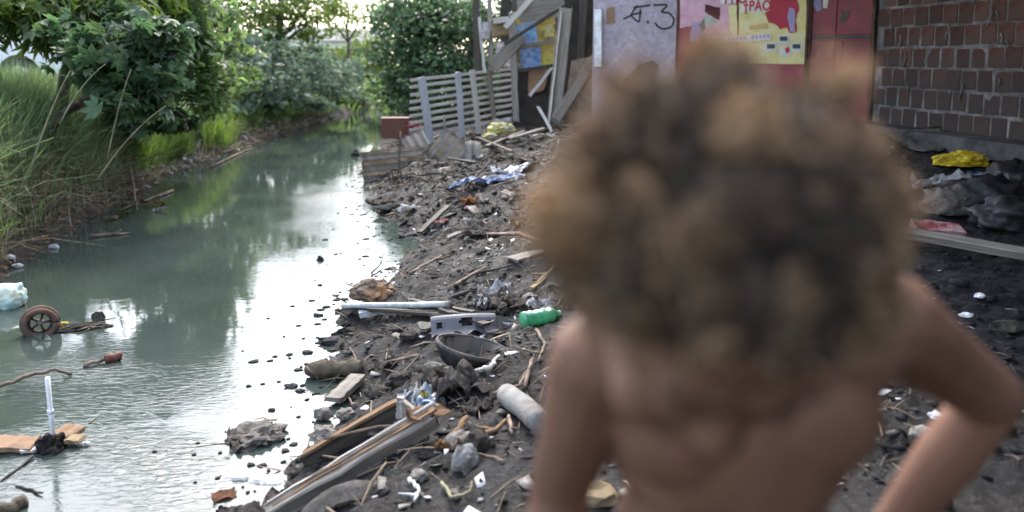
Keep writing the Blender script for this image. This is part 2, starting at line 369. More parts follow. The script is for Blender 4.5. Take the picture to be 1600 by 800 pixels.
def frame(p0, p1, roll=0, upv=Vector((0, 0, 1))):
    x = (p1 - p0).normalized()
    if abs(x.dot(upv)) > .98: upv = Vector((0, 1, 0))
    y = upv.cross(x).normalized(); z = x.cross(y)
    m = Matrix((x, y, z)).transposed().to_4x4()
    m = m @ Matrix.Rotation(roll, 4, 'X')
    m.translation = (p0 + p1) / 2
    return m
BM = [None]
def beam(name, p0, p1, wd, th, m, roll=0, parent=None, jit=.004, segs=7, ragged=.02, upv=Vector((0, 0, 1))):
    """a sawn board or beam from p0 to p1, with uneven edges and broken ends"""
    p0 = Vector(p0); p1 = Vector(p1); L = (p1 - p0).length
    bm = bmesh.new(); n = segs
    rings = []
    for i in range(n + 1):
        t = -.5 + i / n; e = 1 if i in (0, n) else 0
        bx = random.uniform(-jit, jit); bz = random.uniform(-jit, jit)
        pr = []
        cc = min(wd, th) * .12
        for (a, b) in ((-1, -1), (1, -1), (1, 1), (-1, 1)):
            for k in (0, 1):
                yy = a * (wd / 2 - (cc if (k == (0 if a * b > 0 else 1)) else 0)); zz = b * (th / 2 - (cc if (k == (1 if a * b > 0 else 0)) else 0))
                pr.append(bm.verts.new((t * L + e * random.uniform(-ragged, ragged), yy + bx + random.uniform(-jit, jit) * .4, zz + bz + random.uniform(-jit, jit) * .3)))
        rings.append(pr)
    for i in range(n):
        for j in range(8): bm.faces.new((rings[i][j], rings[i][(j + 1) % 8], rings[i + 1][(j + 1) % 8], rings[i + 1][j]))
    bm.faces.new(rings[0][::-1]); bm.faces.new(rings[-1])
    o = bobj(name, bm, m, parent); BM[0] = frame(p0, p1, roll, upv)
    o.matrix_world = BM[0]
    return o
def tube_np(P, rad, k=6):
    P = np.asarray(P, float); n = len(P); rad = np.broadcast_to(rad, (n,))
    T = np.gradient(P, axis=0); T /= np.linalg.norm(T, axis=1, keepdims=True) + 1e-9
    a = np.array([0, 0, 1.0]) if abs(T[0][2]) < .9 else np.array([1.0, 0, 0])
    V = []
    for i in range(n):
        b = np.cross(T[i], a); b /= np.linalg.norm(b) + 1e-9; a = np.cross(b, T[i])
        for j in range(k):
            an = 2 * pi * j / k; V.append(P[i] + rad[i] * (b * cos(an) + a * sin(an)))
    Fq = [(i * k + j, i * k + (j + 1) % k, (i + 1) * k + (j + 1) % k, (i + 1) * k + j) for i in range(n - 1) for j in range(k)]
    c0 = len(V); V.append(P[0]); V.append(P[-1])
    Fq += [(c0, (j + 1) % k, j, j) for j in range(0)]
    caps = [(c0, (j + 1) % k, j) for j in range(k)] + [(c0 + 1, (n - 1) * k + j, (n - 1) * k + (j + 1) % k) for j in range(k)]
    return V, Fq, caps
def tubes(name, lst, m, parent=None, k=6):
    """several tubes as one mesh: lst = [(points, radii)]"""
    V = []; Fs = []
    for P, r in lst:
        v, q, c = tube_np(P, r, k); o = len(V); V += [tuple(x) for x in v]; Fs += [tuple(i + o for i in f) for f in q + c]
    me = bpy.data.meshes.new(name); me.from_pydata(V, [], Fs); me.polygons.foreach_set('use_smooth', [True] * len(me.polygons)); me.update()
    return link(name, me, m, parent)
def wob(p0, p1, n=8, amp=.02, sag=0):
    p0 = np.array(p0, float); p1 = np.array(p1, float); t = np.linspace(0, 1, n)[:, None]
    P = p0 * (1 - t) + p1 * t + rng.normal(0, amp, (n, 3)) * np.sin(t * pi) ** .5
    P[:, 2] -= sag * np.sin(t[:, 0] * pi); return P
def stick(name, pts, r0, r1, m, label, cat='stick', group=None, forks=0, k=6):
    pts = [np.array(p, float) for p in pts]; P = []
    for a, b in zip(pts[:-1], pts[1:]): P += list(wob(a, b, 6, r0 * .35))[:-1]
    P.append(pts[-1]); P = np.array(P); lst = [(P, np.linspace(r0, r1, len(P)) * (1 + rng.normal(0, .08, len(P))))]
    for f in range(forks):
        i = int(len(P) * random.uniform(.3, .8)); d = rng.normal(0, 1, 3); d[2] = abs(d[2]) * .5; d /= np.linalg.norm(d)
        ln = np.linalg.norm(P[-1] - P[0]) * random.uniform(.15, .35)
        lst.append((wob(P[i], P[i] + d * ln, 5, r1 * .5), np.linspace(r1 * 1.1, r1 * .4, 5)))
    o = tubes(name, lst, m, k=k); return tag(o, label, cat, group)
def lump_bm(sx, sy, sz, amp=.25, sc=1.5, sub=3, seed=0, flatb=True, crease=0):
    bm = bmesh.new(); bmesh.ops.create_icosphere(bm, subdivisions=sub, radius=1.0)
    for v in bm.verts:
        c = v.co.copy(); n = mnoise.fractal(c * sc + Vector((seed * 3.1, seed, 0)), .8, 2, 4)
        n2 = mnoise.noise(c * sc * 3 + Vector((seed, 7, 1)))
        v.co = c * (1 + amp * n + amp * .3 * n2)
        if crease: v.co += c * crease * abs(mnoise.noise(c * 4 + Vector((seed, 0, 3))))
        v.co = Vector((v.co.x * sx, v.co.y * sy, v.co.z * sz))
        if flatb and v.co.z < -.4 * sz: v.co.z = -.4 * sz
    return bm
def lump(name, loc, size, m, label, cat, rz=0, group=None, smooth=False, parent=None, rot=None, **kw):
    bm = lump_bm(*size, **kw); o = bobj(name, bm, m, parent, smooth); o.location = loc; o.rotation_euler = rot or (0, 0, rz)
    return tag(o, label, cat, group)
def sheet(name, loc, sx, sy, m, label=None, cat=None, rz=0, rot=None, amp=.03, sc=3, n=22, seed=0, fold=0, ragged=.12, th=.003, parent=None, drape=False, group=None, corr=0, corr_n=5):
    """crumpled, ragged-edged sheet with a little thickness"""
    bm = bmesh.new(); g = []
    for i in range(n + 1):
        row = []
        for j in range(n + 1):
            u = i / n - .5; v = j / n - .5
            e = 1 - ragged * abs(mnoise.noise(Vector((math.atan2(v, u) * 2, seed, .5)))) * 2 * max(abs(u), abs(v)) * 2
            x = u * sx * e; y = v * sy * e
            q = Vector((u * sc, v * sc * sy / sx, seed * 1.7))
            z = amp * (mnoise.fractal(q, .9, 2.1, 4)) + amp * 1.2 * (.5 - abs(mnoise.noise(q * 2.3)) * 2) * .5
            x += amp * .6 * mnoise.noise(q * 1.6 + Vector((5, 1, 2))); y += amp * .6 * mnoise.noise(q * 1.6 + Vector((1, 9, 2)))
            if fold: z += fold * (abs(u) * 2) ** 2
            if corr: z += corr * sin(v * corr_n * 2 * pi)
            row.append(bm.verts.new((x, y, z)))
        g.append(row)
    for i in range(n):
        for j in range(n): bm.faces.new((g[i][j], g[i + 1][j], g[i + 1][j + 1], g[i][j + 1]))
    if drape:
        mt = Matrix.Translation(loc) @ Matrix.Rotation(rz, 4, 'Z')
        for v in bm.verts:
            wv = mt @ v.co; v.co.z += max(hgt(wv.x, wv.y), 0.005) - loc[2] + .012
    gg = bmesh.ops.solidify(bm, geom=bm.faces[:], thickness=th)
    o = bobj(name, bm, m, parent, True); o.location = loc; o.rotation_euler = rot or (0, 0, rz)
    if label: tag(o, label, cat, group)
    return o
def lathe_bm(prof, k=20, dent=0, seed=0):
    bm = bmesh.new(); rings = []
    for x, r in prof:
        rings.append([bm.verts.new((x, r * cos(2 * pi * j / k) * (1 + dent * mnoise.noise(Vector((x * 20, cos(2 * pi * j / k), sin(2 * pi * j / k) + seed)))), r * sin(2 * pi * j / k) * (1 + dent * mnoise.noise(Vector((x * 17, j * .6, seed)))))) for j in range(k)])
    for a, b in zip(rings[:-1], rings[1:]):
        for j in range(k): bm.faces.new((a[j], a[(j + 1) % k], b[(j + 1) % k], b[j]))
    bm.faces.new(rings[0][::-1]); bm.faces.new(rings[-1]); return bm
def poly_prism(name, pts2, th, mtx, m, parent=None):
    """flat outline (in local x,z of mtx) given thickness th along local y"""
    bm = bmesh.new(); a = [bm.verts.new((x, 0, z)) for x, z in pts2]; f = bm.faces.new(a)
    r = bmesh.ops.extrude_face_region(bm, geom=[f])
    for v in r['geom']:
        if isinstance(v, bmesh.types.BMVert): v.co.y -= th
    o = bobj(name, bm, m); o.matrix_world = mtx; return o
def attach(o, par, mw):
    """parent o, keeping the world matrix mw (parents sit at top level, unscaled)"""
    pm = Matrix.Translation(par.location) @ par.rotation_euler.to_matrix().to_4x4()
    o.parent = par; o.matrix_local = pm.inverted() @ mw
    return o
def apply_mods(o):
    dg = bpy.context.evaluated_depsgraph_get(); me = bpy.data.meshes.new_from_object(o.evaluated_get(dg)); o.modifiers.clear(); old = o.data; o.data = me; return o

# ================================================================== SETTING
def build_ground():
    def axis(segs):
        out = []
        for a, b, st in segs: out += list(np.arange(a, b, st))
        return np.array(out + [segs[-1][1]])
    xs = axis([(-400, -40, 40), (-40, -12, 2), (-12, -6, .25), (-6, -3.2, .06), (-3.2, -2.2, .2), (-2.2, 1.6, .022), (1.6, 5, .05), (5, 12, .4), (12, 40, 2), (40, 400, 40)])
    ys = axis([(-60, -5, 5), (-5, 0, .5), (0, 2.2, .12), (2.2, 7.5, .024), (7.5, 13, .045), (13, 24, .12), (24, 60, .6), (60, 400, 20)])
    X, Y = np.meshgrid(xs, ys, indexing='ij'); Z = height(X, Y)
    nx, ny = X.shape; V = np.stack([X, Y, Z], -1).reshape(-1, 3)
    i = np.arange(nx * ny).reshape(nx, ny)
    Fq = np.stack([i[:-1, :-1], i[1:, :-1], i[1:, 1:], i[:-1, 1:]], -1).reshape(-1, 4)
    me = np_mesh('ground', V, Fq, True)
    x = V[:, 0]; y = V[:, 1]; n = fbm(x * 2, y * 2, 4, 90)
    d = x - np.interp(y, RS[:, 1], RS[:, 0])
    fattr(me, 'black', sm((x + n * 1.2 - 1.0) / 1.0) * (1 - sm((y - 9.5) / 3)) )
    lf = (np.interp(y, LS[:, 1], LS[:, 0]) - x + .3 > 0).astype(float)
    fattr(me, 'left', lf); e = np.interp(y, LS[:, 1], LS[:, 0]) - x
    fattr(me, 'green', np.maximum(sm((e - .7 + n) / .6) * lf, sm((y - 24) / 6)))
    tag(link('ground', me, M['ground']), kind='structure')
    # water sheet
    xs = axis([(-6.5, -1, .05), (-1, 0, .05), (0, 12, 1)]); ys = axis([(-8, 1.5, .5), (1.5, 7, .05), (7, 30, .25), (30, 62, 2)])
    X, Y = np.meshgrid(xs, ys, indexing='ij')
    rip = np.exp(-(((X + 2.0) / .75) ** 2 + ((Y - 2.75) / .6) ** 2)) * .8
    rip += np.exp(-(((X + 2.6) / .8) ** 2 + ((Y - 4.2) / .3) ** 2)) * .35
    rip += np.exp(-(((X + 1.3) / .5) ** 2 + ((Y - 2.9) / .8) ** 2)) * .45
    rip += np.exp(-(((X + 1.5) / .35) ** 2 + ((Y - 6.6) / .8) ** 2)) * .3
    rip += np.exp(-(((X + 2.0) / .5) ** 2 + ((Y - 9.5) / 1.2) ** 2)) * .5
    rip = np.clip(rip * (.12 + 2.0 * np.clip(vnoise(X * 2.3 + Y, Y * 3.4, 3) - .2, 0, 1)), 0, 1.2) + .01
    Z = (fbm(X * 14, Y * 7, 3, 8)) * .002 * np.clip(rip, 0, 1)
    nx, ny = X.shape; i = np.arange(nx * ny).reshape(nx, ny)
    Fq = np.stack([i[:-1, :-1], i[1:, :-1], i[1:, 1:], i[:-1, 1:]], -1).reshape(-1, 4)
    me = np_mesh('water', np.stack([X, Y, Z], -1).reshape(-1, 3), Fq, True); fattr(me, 'ripple', rip.ravel())
    tag(link('water', me, M['water']), kind='structure')
build_ground()

# ================================================================== PLANTS
def rot_basis(n, up_bias=.5, droop=.0):
    """random leaf frames: (T along the leaf, B across, N normal)"""
    T = rng.normal(0, 1, (n, 3)); T[:, 2] = T[:, 2] * .6 - droop; T /= np.linalg.norm(T, axis=1, keepdims=True)
    N = rng.normal(0, 1 - up_bias, (n, 3)) + np.array([0, 0, up_bias * 1.4]); B = np.cross(N, T); B /= np.linalg.norm(B, axis=1, keepdims=True) + 1e-9
    N = np.cross(T, B); return T, B, N
def leaves_simple(C, size, wr=.45, up=.5, droop=.3, fold=.25):
    n = len(C); T, B, N = rot_basis(n, up, droop); s = (size * rng.uniform(.6, 1.3, n))[:, None]
    b = C; m = C + T * s * .45 + N * s * .03; t = C + T * s - N * s * .10
    l = C + T * s * .42 + B * s * wr * .5 + N * s * fold * .4; r = C + T * s * .42 - B * s * wr * .5 + N * s * fold * .4
    V = np.stack([b, l, t, r, m], 1).reshape(-1, 3); k = np.arange(n)[:, None] * 5
    Fc = np.concatenate([k + np.array([[0, 4, 1]]), k + np.array([[1, 4, 2]]), k + np.array([[0, 3, 4]]), k + np.array([[4, 3, 2]])], 0)
    return V, Fc
def leaves_palmate(C, size, lobes=7, up=.65, droop=.3):
    n = len(C); T, B, N = rot_basis(n, up, droop); s = (size * rng.uniform(.4, 1.35, n))[:, None]
    Vs = [C]; Fs = []
    k = np.arange(n)[:, None] * (1 + lobes * 3)
    for j in range(lobes):
        a = (j - (lobes - 1) / 2) * (2 * pi * .82 / lobes); ln = .62 * (1 - .28 * abs(j - (lobes - 1) / 2) / ((lobes - 1) / 2))
        d = T * cos(a) + B * sin(a); e = -T * sin(a) + B * cos(a)
        l = C + (d * ln * .52 + e * .155) * s - N * s * .03; r = C + (d * ln * .52 - e * .155) * s - N * s * .03; t = C + d * ln * s - N * s * .17
        Vs += [l, t, r]; o = 1 + j * 3
        Fs += [k + np.array([[0, o, o + 1]]), k + np.array([[0, o + 1, o + 2]])]
    V = np.stack(Vs, 1).reshape(-1, 3); return V, np.concatenate(Fs, 0)
def crown_points(blobs, n, shell=.55):
    """points through ellipsoid clumps, gathered on twigs so that gaps remain"""
    vol = np.array([b[3] * b[4] * b[5] for b in blobs]) ** .8; cnt = (vol / vol.sum() * n).astype(int); out = []
    for b, c in zip(blobs, cnt):
        nt_ = max(6, c // 14); d = rng.normal(0, 1, (nt_, 3)); d /= np.linalg.norm(d, axis=1, keepdims=True)
        rr = rng.uniform(shell * .6, 1.08, nt_)[:, None] ** .6
        tc = np.array(b[:3]) + d * rr * np.array(b[3:6]); q = rng.integers(0, nt_, c)
        sp = min(b[3:6]) * .20 + .04
        out.append(tc[q] + rng.normal(0, sp, (c, 3)) * np.array([1, 1, .6]))
    return np.concatenate(out, 0)
def tree(name, base, blobs, n, size, m, label, cat='tree', kind='simple', trunk_r=.08, trunk_top=None, group=None, barkm=None, limbs=True, droop=.3, up=.5, wr=.45, k=1.0):
    kk = lambda p: tuple((np.array(p) - np.array([0, 0, CAMZ])) * k + np.array([0, 0, CAMZ]))
    if k != 1.0:
        blobs = [kk(b[:3]) + tuple(r * k for r in b[3:]) for b in blobs]; trunk_top = kk(trunk_top) if trunk_top else None
    base = Vector(base); t = empty(name, base, 0, label, cat, group)
    C = crown_points(blobs, n)
    C = C[C[:, 2] > base.z + .05]
    V, Fc = leaves_palmate(C, size, droop=droop, up=up) if kind == 'palmate' else leaves_simple(C, size, droop=droop, up=up, wr=wr)
    V = V - np.array(base); link('crown', np_mesh('crown', V, Fc), m, t)
    top = Vector(trunk_top) - base if trunk_top else Vector((0, 0, max(b[2] for b in blobs) - base.z))
    P = wob((0, 0, -.1), top, 9, trunk_r * .6); lst = [(P, np.linspace(trunk_r, trunk_r * .45, 9))]
    if limbs:
        for b in blobs:
            c = np.array(b[:3]) - np.array(base); i = int(np.clip(np.argmin(np.abs(P[:, 2] - c[2] * .65)), 1, 8))
            mid = (P[i] + c) / 2 + np.array([0, 0, .12 * np.linalg.norm(c - P[i])])
            Q = np.concatenate([wob(P[i], mid, 5, trunk_r * .3)[:-1], wob(mid, c, 5, trunk_r * .3)]); lst.append((Q, np.linspace(trunk_r * .5, trunk_r * .12, len(Q))))
            for s in range(5):
                d = rng.normal(0, 1, 3) * np.array(b[3:6]) * .75; lst.append((wob(c, c + d, 5, .03), np.linspace(trunk_r * .16, trunk_r * .05, 5)))
    tubes('trunk', lst, barkm or M['bark'], t); return t
def P3(u, v, d): return tuple(at(u, v, d))
def blob(u, v, d, ru, rv, rd=None):  # clump seen around pixel (u,v) at depth d, radii in photo pixels
    p = at(u, v, d); s = d / F; return (p.x, p.y, p.z, ru * s, rd or ru * s, rv * s)
def gbase(u, d):
    p = at(u, 200, d); lx = float(np.interp(p.y, LS[:, 1], LS[:, 0])); rx = float(np.interp(p.y, RS[:, 1], RS[:, 0]))
    x = p.x if (p.x < lx - .5 or p.x > rx + .6) else (lx - .6 if p.x < (lx + rx) / 2 + .5 else rx + .7)
    return (x, p.y, hgt(x, p.y))
LG = 'trees and bushes along the left bank'
# near left trees
tree('leafy_tree', gbase(100, 9.0), [blob(45, 25, 8.6, 75, 40), blob(120, 5, 9, 75, 45), blob(60, -25, 9, 90, 35), blob(180, 10, 8.8, 60, 40), blob(215, -20, 9.2, 60, 30), blob(20, 10, 8.4, 50, 35), blob(130, 55, 8.6, 45, 30)],
     6000, .19, M['leaf_light'], 'mid green leafy tree nearest on the left, its branches hanging over the white car', trunk_r=.08, trunk_top=P3(120, -10, 9.2), group=LG, droop=.9, wr=.28)
tree('castor_tree', gbase(190, 8.2), [blob(190, 95, 7.9, 65, 50), blob(245, 115, 8.1, 50, 45), blob(165, 50, 8.4, 70, 40), blob(235, 60, 8.2, 55, 35), blob(215, 160, 7.8, 50, 30)],
     850, .22, M['leaf_dark'], 'dark shaded shrub with large lobed leaves above the tall grass', 'shrub', 'palmate', .06, P3(200, 60, 8.2), LG)
tree('leafy_tree', gbase(270, 10), [blob(235, 5, 10, 45, 38), blob(295, 20, 10, 36, 45), blob(265, -25, 10, 55, 30), blob(318, 75, 10.2, 28, 34), blob(340, 120, 10.5, 24, 26), blob(280, 110, 10, 40, 40), blob(200, -25, 10, 50, 26), blob(200, 140, 10, 45, 34), blob(325, 155, 10.3, 26, 28), blob(155, 150, 10, 40, 32)],
     7500, .13, M['leaf_mid'], 'mid green small leaved tree right of the shaded lobed shrub', 'tree', 'simple', .07, P3(270, 0, 10), LG, wr=.5)
tree('castor_tree', gbase(280, 13), [blob(290, 60, 10.5, 50, 40), blob(345, 110, 10.7, 50, 40), blob(320, 30, 10.5, 50, 35), blob(280, 10, 10.8, 55, 35), blob(350, 55, 10.9, 40, 30), blob(255, 95, 10.4, 40, 35)],
     1700, .17, M['leaf_mid'], 'bushy tree of lobed leaves right behind the bright grass clump', 'tree', 'palmate', .06, P3(310, 0, 10.5), LG, k=1.24)
tree('castor_shrub', gbase(380, 17), [blob(380, 120, 11.8, 50, 40), blob(430, 130, 12.5, 50, 40), blob(345, 150, 11.4, 36, 28), blob(400, 80, 12.5, 50, 30), blob(470, 125, 13.5, 40, 35)],
     2600, .15, M['leaf_blue'], 'blue green shrub with lobed leaves over the littered left bank', 'shrub', 'palmate', .05, P3(400, 90, 12), LG, k=1.4)
tree('ivy_covered_tree', gbase(430, 19.5), [blob(437, 0, 15, 75, 30), blob(385, 5, 15, 50, 32), blob(495, 5, 15.5, 55, 30), blob(480, 40, 15, 40, 22), blob(395, 40, 14.5, 36, 22), blob(438, 30, 15, 16, 22)],
     3600, .13, M['leaf_light'], 'thin crowned tree with a thick mossy trunk in the middle of the left bank', 'tree', 'simple', .14, P3(437, 5, 15), LG, M['ivy_bark'], wr=.55, k=1.3)
tree('castor_shrub', gbase(500, 22), [blob(500, 120, 15.5, 45, 36), blob(480, 90, 16, 36, 22), blob(535, 150, 16.5, 30, 22), blob(540, 115, 17.5, 26, 26), blob(455, 155, 15, 32, 22)],
     2600, .15, M['leaf_blue'], 'low blue green shrub overhanging the far end of the left bank', 'shrub', 'palmate', .05, P3(500, 100, 16), LG, k=1.36)
tree('leafy_tree', gbase(300, 19), [blob(330, 30, 16, 55, 32), blob(270, 30, 16, 50, 40), blob(380, 65, 16.5, 50, 28), blob(300, -5, 16.5, 70, 28), blob(200, 30, 15, 70, 45), blob(130, 60, 14.5, 60, 40), blob(170, -5, 15.5, 70, 30)],
     5200, .15, M['leaf_mid'], 'dense tree standing behind the lobed bushes', 'tree', 'simple', .10, P3(300, 0, 16), LG, k=1.2)
tree('leafy_tree', gbase(545, 30), [blob(540, 35, 24, 40, 18), blob(490, 15, 24, 50, 22), blob(580, 10, 24, 40, 22), blob(560, 62, 25, 24, 12)],
     2200, .15, M['leaf_light'], 'far pale green tree where the stream disappears', 'tree', 'simple', .08, P3(545, 10, 24), LG, k=1.25)
# right bank trees, behind the fence
RG = 'trees behind the pallet fence'
tree('broadleaf_tree', gbase(668, 18), [blob(665, 60, 17.5, 55, 45), blob(620, 90, 18, 38, 38), blob(700, 30, 18, 55, 45), blob(645, 20, 18, 50, 35), blob(690, 110, 17, 55, 36), blob(610, 135, 18, 30, 22), blob(610, 30, 18.5, 30, 24)],
     8500, .14, M['leaf_dark'], 'large dark green tree directly behind the left end of the pallet fence', 'tree', 'simple', .12, P3(680, 0, 18), RG, wr=.6)
tree('broadleaf_tree', gbase(735, 17), [blob(735, 40, 17, 36, 50), blob(780, 20, 18, 50, 40), blob(740, 115, 17, 45, 36), blob(800, 90, 19, 45, 45), blob(850, 20, 20, 50, 45)],
     5500, .14, M['leaf_dark'], 'dark green tree seen between the shack posts', 'tree', 'simple', .11, P3(745, 0, 17), RG, wr=.55)
tree('small_bush', gbase(612, 20), [blob(608, 158, 19, 22, 12), blob(590, 140, 20, 20, 18), blob(632, 150, 18.5, 22, 18)],
     1200, .12, M['leaf_mid'], 'small rounded bush at the water edge left of the fence', 'bush', 'simple', .03, P3(610, 150, 19), None)
for (u, v, d, s, lb) in ((575, 110, 32, 26, 'distant light green shrub at the bend of the stream'), (520, 92, 38, 30, 'distant shrub below the white far building'), (60, 100, 26, 60, 'green bush far behind the white car'), (592, 138, 26, 30, 'light green bush closing the view along the stream'), (578, 112, 29, 34, 'pale green bush above the bend of the stream'), (600, 75, 40, 40, 'distant tree crown between the two banks'), (420, 95, 30, 60, 'distant hedge-like bush behind the mossy trunk')):
    b = gbase(u, d); tree('distant_bush', b, [blob(u, v, d, s, s * .6), blob(u - s, v + 8, d, s * .7, s * .45), blob(u + s, v + 6, d + 1, s * .7, s * .5)], 1500, .22, M['leaf_light'], lb, 'bush', 'simple', .05, P3(u, v, d), 'far bushes')

tree('leafy_tree', gbase(-260, 7.5), [blob(-200, 0, 7.4, 120, 60), blob(-90, 20, 7.8, 60, 50), blob(-300, 40, 7.2, 120, 80)], 3000, .17, M['leaf_mid'], 'leafy tree at the left edge of the picture', 'tree', 'simple', .08, P3(-180, 0, 7.5), LG)
# grass ----------------------------------------------------------------
def blades(name, B, H, Wd, lean, m, label, cat, kind='stuff', bend=1.0, parent=None):
    n = len(B); a = rng.uniform(0, 2 * pi, n); D = np.stack([np.cos(a), np.sin(a), np.zeros(n)], 1)
    D = D * 0.95 + np.array([.12, -.05, 0]); L = (lean * rng.uniform(.2, 1.6, n))[:, None]; H = H[:, None]
    a2 = a + pi / 2 + rng.normal(0, .5, n); W = np.stack([np.cos(a2), np.sin(a2), np.zeros(n)], 1) * (Wd * rng.uniform(.6, 1.3, n))[:, None]
    rows = []
    for t, wk in ((0, 1), (.35, .95), (.7, .65), (1, .0)):
        c = B + D * L * H * t ** 2 * bend + np.array([0, 0, 1]) * H * (t - .38 * L * t ** 2.5)
        rows.append((c - W * wk / 2, c + W * wk / 2))
    V = np.stack([rows[0][0], rows[0][1], rows[1][0], rows[1][1], rows[2][0], rows[2][1], rows[3][0]], 1).reshape(-1, 3)
    k = np.arange(n)[:, None] * 7
    Fc = np.concatenate([k + np.array([f]) for f in ([0, 1, 3], [0, 3, 2], [2, 3, 5], [2, 5, 4], [4, 5, 6])], 0)
    o = link(name, np_mesh(name, V, Fc), m, parent); tag(o, label, cat, kind=kind); return o
def bank_pts(n, y0, y1, e0, e1, clump=40, spread=.22):
    """points on the left bank, e = metres back from the shore, in clumps"""
    yc = rng.uniform(y0, y1, clump); ec = rng.uniform(e0, e1, clump); q = rng.integers(0, clump, n)
    y = yc[q] + rng.normal(0, spread, n); e = np.maximum(ec[q] + rng.normal(0, spread, n), e0 * .7)
    x = np.interp(y, LS[:, 1], LS[:, 0]) - e; return np.stack([x, y, height(x, y) - .02], 1)
B = bank_pts(19000, 4.6, 9.0, .40, 3.0, 190, .25); blades('tall_grass', B, rng.uniform(.35, .82, len(B)), .014, .55, M['grass'], 'tall green reeds crowding the near left bank', 'grass')
B = bank_pts(7000, 8.4, 13.5, .3, 3.2, 80, .3); blades('tall_grass', B, rng.uniform(.3, .75, len(B)), .014, .55, M['grass'], 'tall grass further back on the left bank under the trees', 'grass')
B = bank_pts(5500, 4.4, 6.0, .15, .7, 60, .16); blades('low_grass', B, rng.uniform(.2, .5, len(B)), .010, .6, M['grass_bright'], 'bright low grass at the left picture edge', 'grass')
B = bank_pts(11000, 10.2, 14.5, .15, 1.2, 50, .22); blades('bright_grass', B, rng.uniform(.25, .65, len(B)), .012, .5, M['grass_bright'], 'bright yellow green grass clump at the middle of the left bank', 'grass')
B = bank_pts(7000, 8.2, 10.8, .38, 1.6, 60, .2); blades('tall_grass', B, rng.uniform(.45, .95, len(B)), .014, .5, M['grass'], 'dense dark grass under the shaded lobed shrub', 'grass')
B = bank_pts(4200, 13.8, 24, .25, .9, 50, .2); blades('bank_grass', B, rng.uniform(.15, .45, len(B)), .016, .6, M['grass_bright'], 'short green growth along the far left bank', 'grass')
B = bank_pts(260, 5.2, 9.5, .2, .9, 60, .2); blades('broad_reeds', B, rng.uniform(.5, .95, len(B)), .030, .9, M['grass'], 'broad bladed reeds arching over the near left bank', 'grass')
B = bank_pts(3000, 5.8, 9.6, .12, .6, 50, .14); blades('dry_grass', B, rng.uniform(.2, .6, len(B)), .007, 1.3, M['straw'], 'dry straw drooping over the left bank', 'dry grass')
B = bank_pts(1500, 9.4, 22, .0, .4, 60, .2); blades('dry_grass', B, rng.uniform(.12, .4, len(B)), .010, 1.3, M['straw'], 'dead grass and litter lying on the far left bank', 'dry grass')
for (u, v, d, s_, m_, lb) in ((350, 178, 16, 40, 'leaf_blue', 'low lobed bush right above the bleached shore branch'), (430, 180, 17.5, 36, 'leaf_mid', 'low green bush under the mossy tree'), (480, 170, 19.5, 32, 'leaf_blue', 'low blue green bush at the far left shore'), (520, 165, 22, 26, 'leaf_light', 'low yellow green bush near the bend'), (550, 158, 25, 22, 'leaf_mid', 'last low bush on the left bank before the bend'), (235, 178, 10.3, 52, 'leaf_dark', 'dark low bush below the shaded lobed shrub'), (160, 175, 10.0, 50, 'leaf_dark', 'dark low bush in the tall grass left of the shaded shrub'), (395, 192, 16.6, 30, 'leaf_light', 'small yellow green bush at the foot of the castor shrub'), (300, 150, 14.5, 34, 'leaf_mid', 'low bush left of the bright grass')):
    b = gbase(u, d); tree('bank_bush', b, [blob(u, v, d, s_, s_ * .6), blob(u - s_ * .8, v + 4, d, s_ * .6, s_ * .5), blob(u + s_ * .8, v + 3, d + .5, s_ * .6, s_ * .5)], 900, .17 if d > 12 else .2, M[m_], lb, 'bush', 'palmate', .03, P3(u, v, d), 'low bushes on the left bank')
for (u, v, d, s_, lb) in ((650, 180, 17.5, 40, 'dark low bush behind the left end of the pallet fence'), (700, 165, 18, 42, 'dark low bush behind the middle of the pallet fence'), (755, 155, 18.5, 42, 'dark low bush behind the right part of the pallet fence'), (800, 150, 19, 40, 'dark low bush between fence and shack')):
    b = gbase(u, d); tree('fence_bush', b, [blob(u, v, d, s_, s_ * .7), blob(u - s_ * .6, v + 14, d - .3, s_ * .6, s_ * .4), blob(u + s_ * .6, v + 14, d - .3, s_ * .6, s_ * .4)], 1600, .13, M['leaf_dark'], lb, 'bush', 'simple', .03, P3(u, v, d), 'low bushes behind the pallet fence', wr=.6)
yy = rng.uniform(24, 60, 9000); xx = rng.uniform(-14, 8, 9000); B = np.stack([xx, yy, height(xx, yy)], 1); blades('far_grass', B, rng.uniform(.3, .7, 9000), .05, .5, M['grass_bright'], 'green grass beyond the bend of the stream', 'grass')
# thick single reed stems arching out
for (u0, v0, u1, v1, d, lb) in ((165, 205, 205, 108, 7.4, 'upright pale reed stem standing out of the tall grass'), (150, 235, 260, 165, 7.2, 'pale reed blade arching right over the bank'), (90, 150, 165, 100, 7.4, 'long reed arching near the dark shrub'), (40, 230, 110, 110, 6.6, 'long reed blade near the left picture edge')):
    a = np.array(at(u0, v0, d)); b = np.array(at(u1, v1, d)); a[2] -= .25
    m_ = (a + b) / 2 + np.array([0, 0, .12]); t = np.linspace(0, 1, 9)[:, None]; P = (1 - t) ** 2 * a + 2 * t * (1 - t) * m_ + t * t * b
    tag(tubes('reed_stem', [(P, np.linspace(.009, .003, 9))], M['straw'], k=5), lb, 'reed')
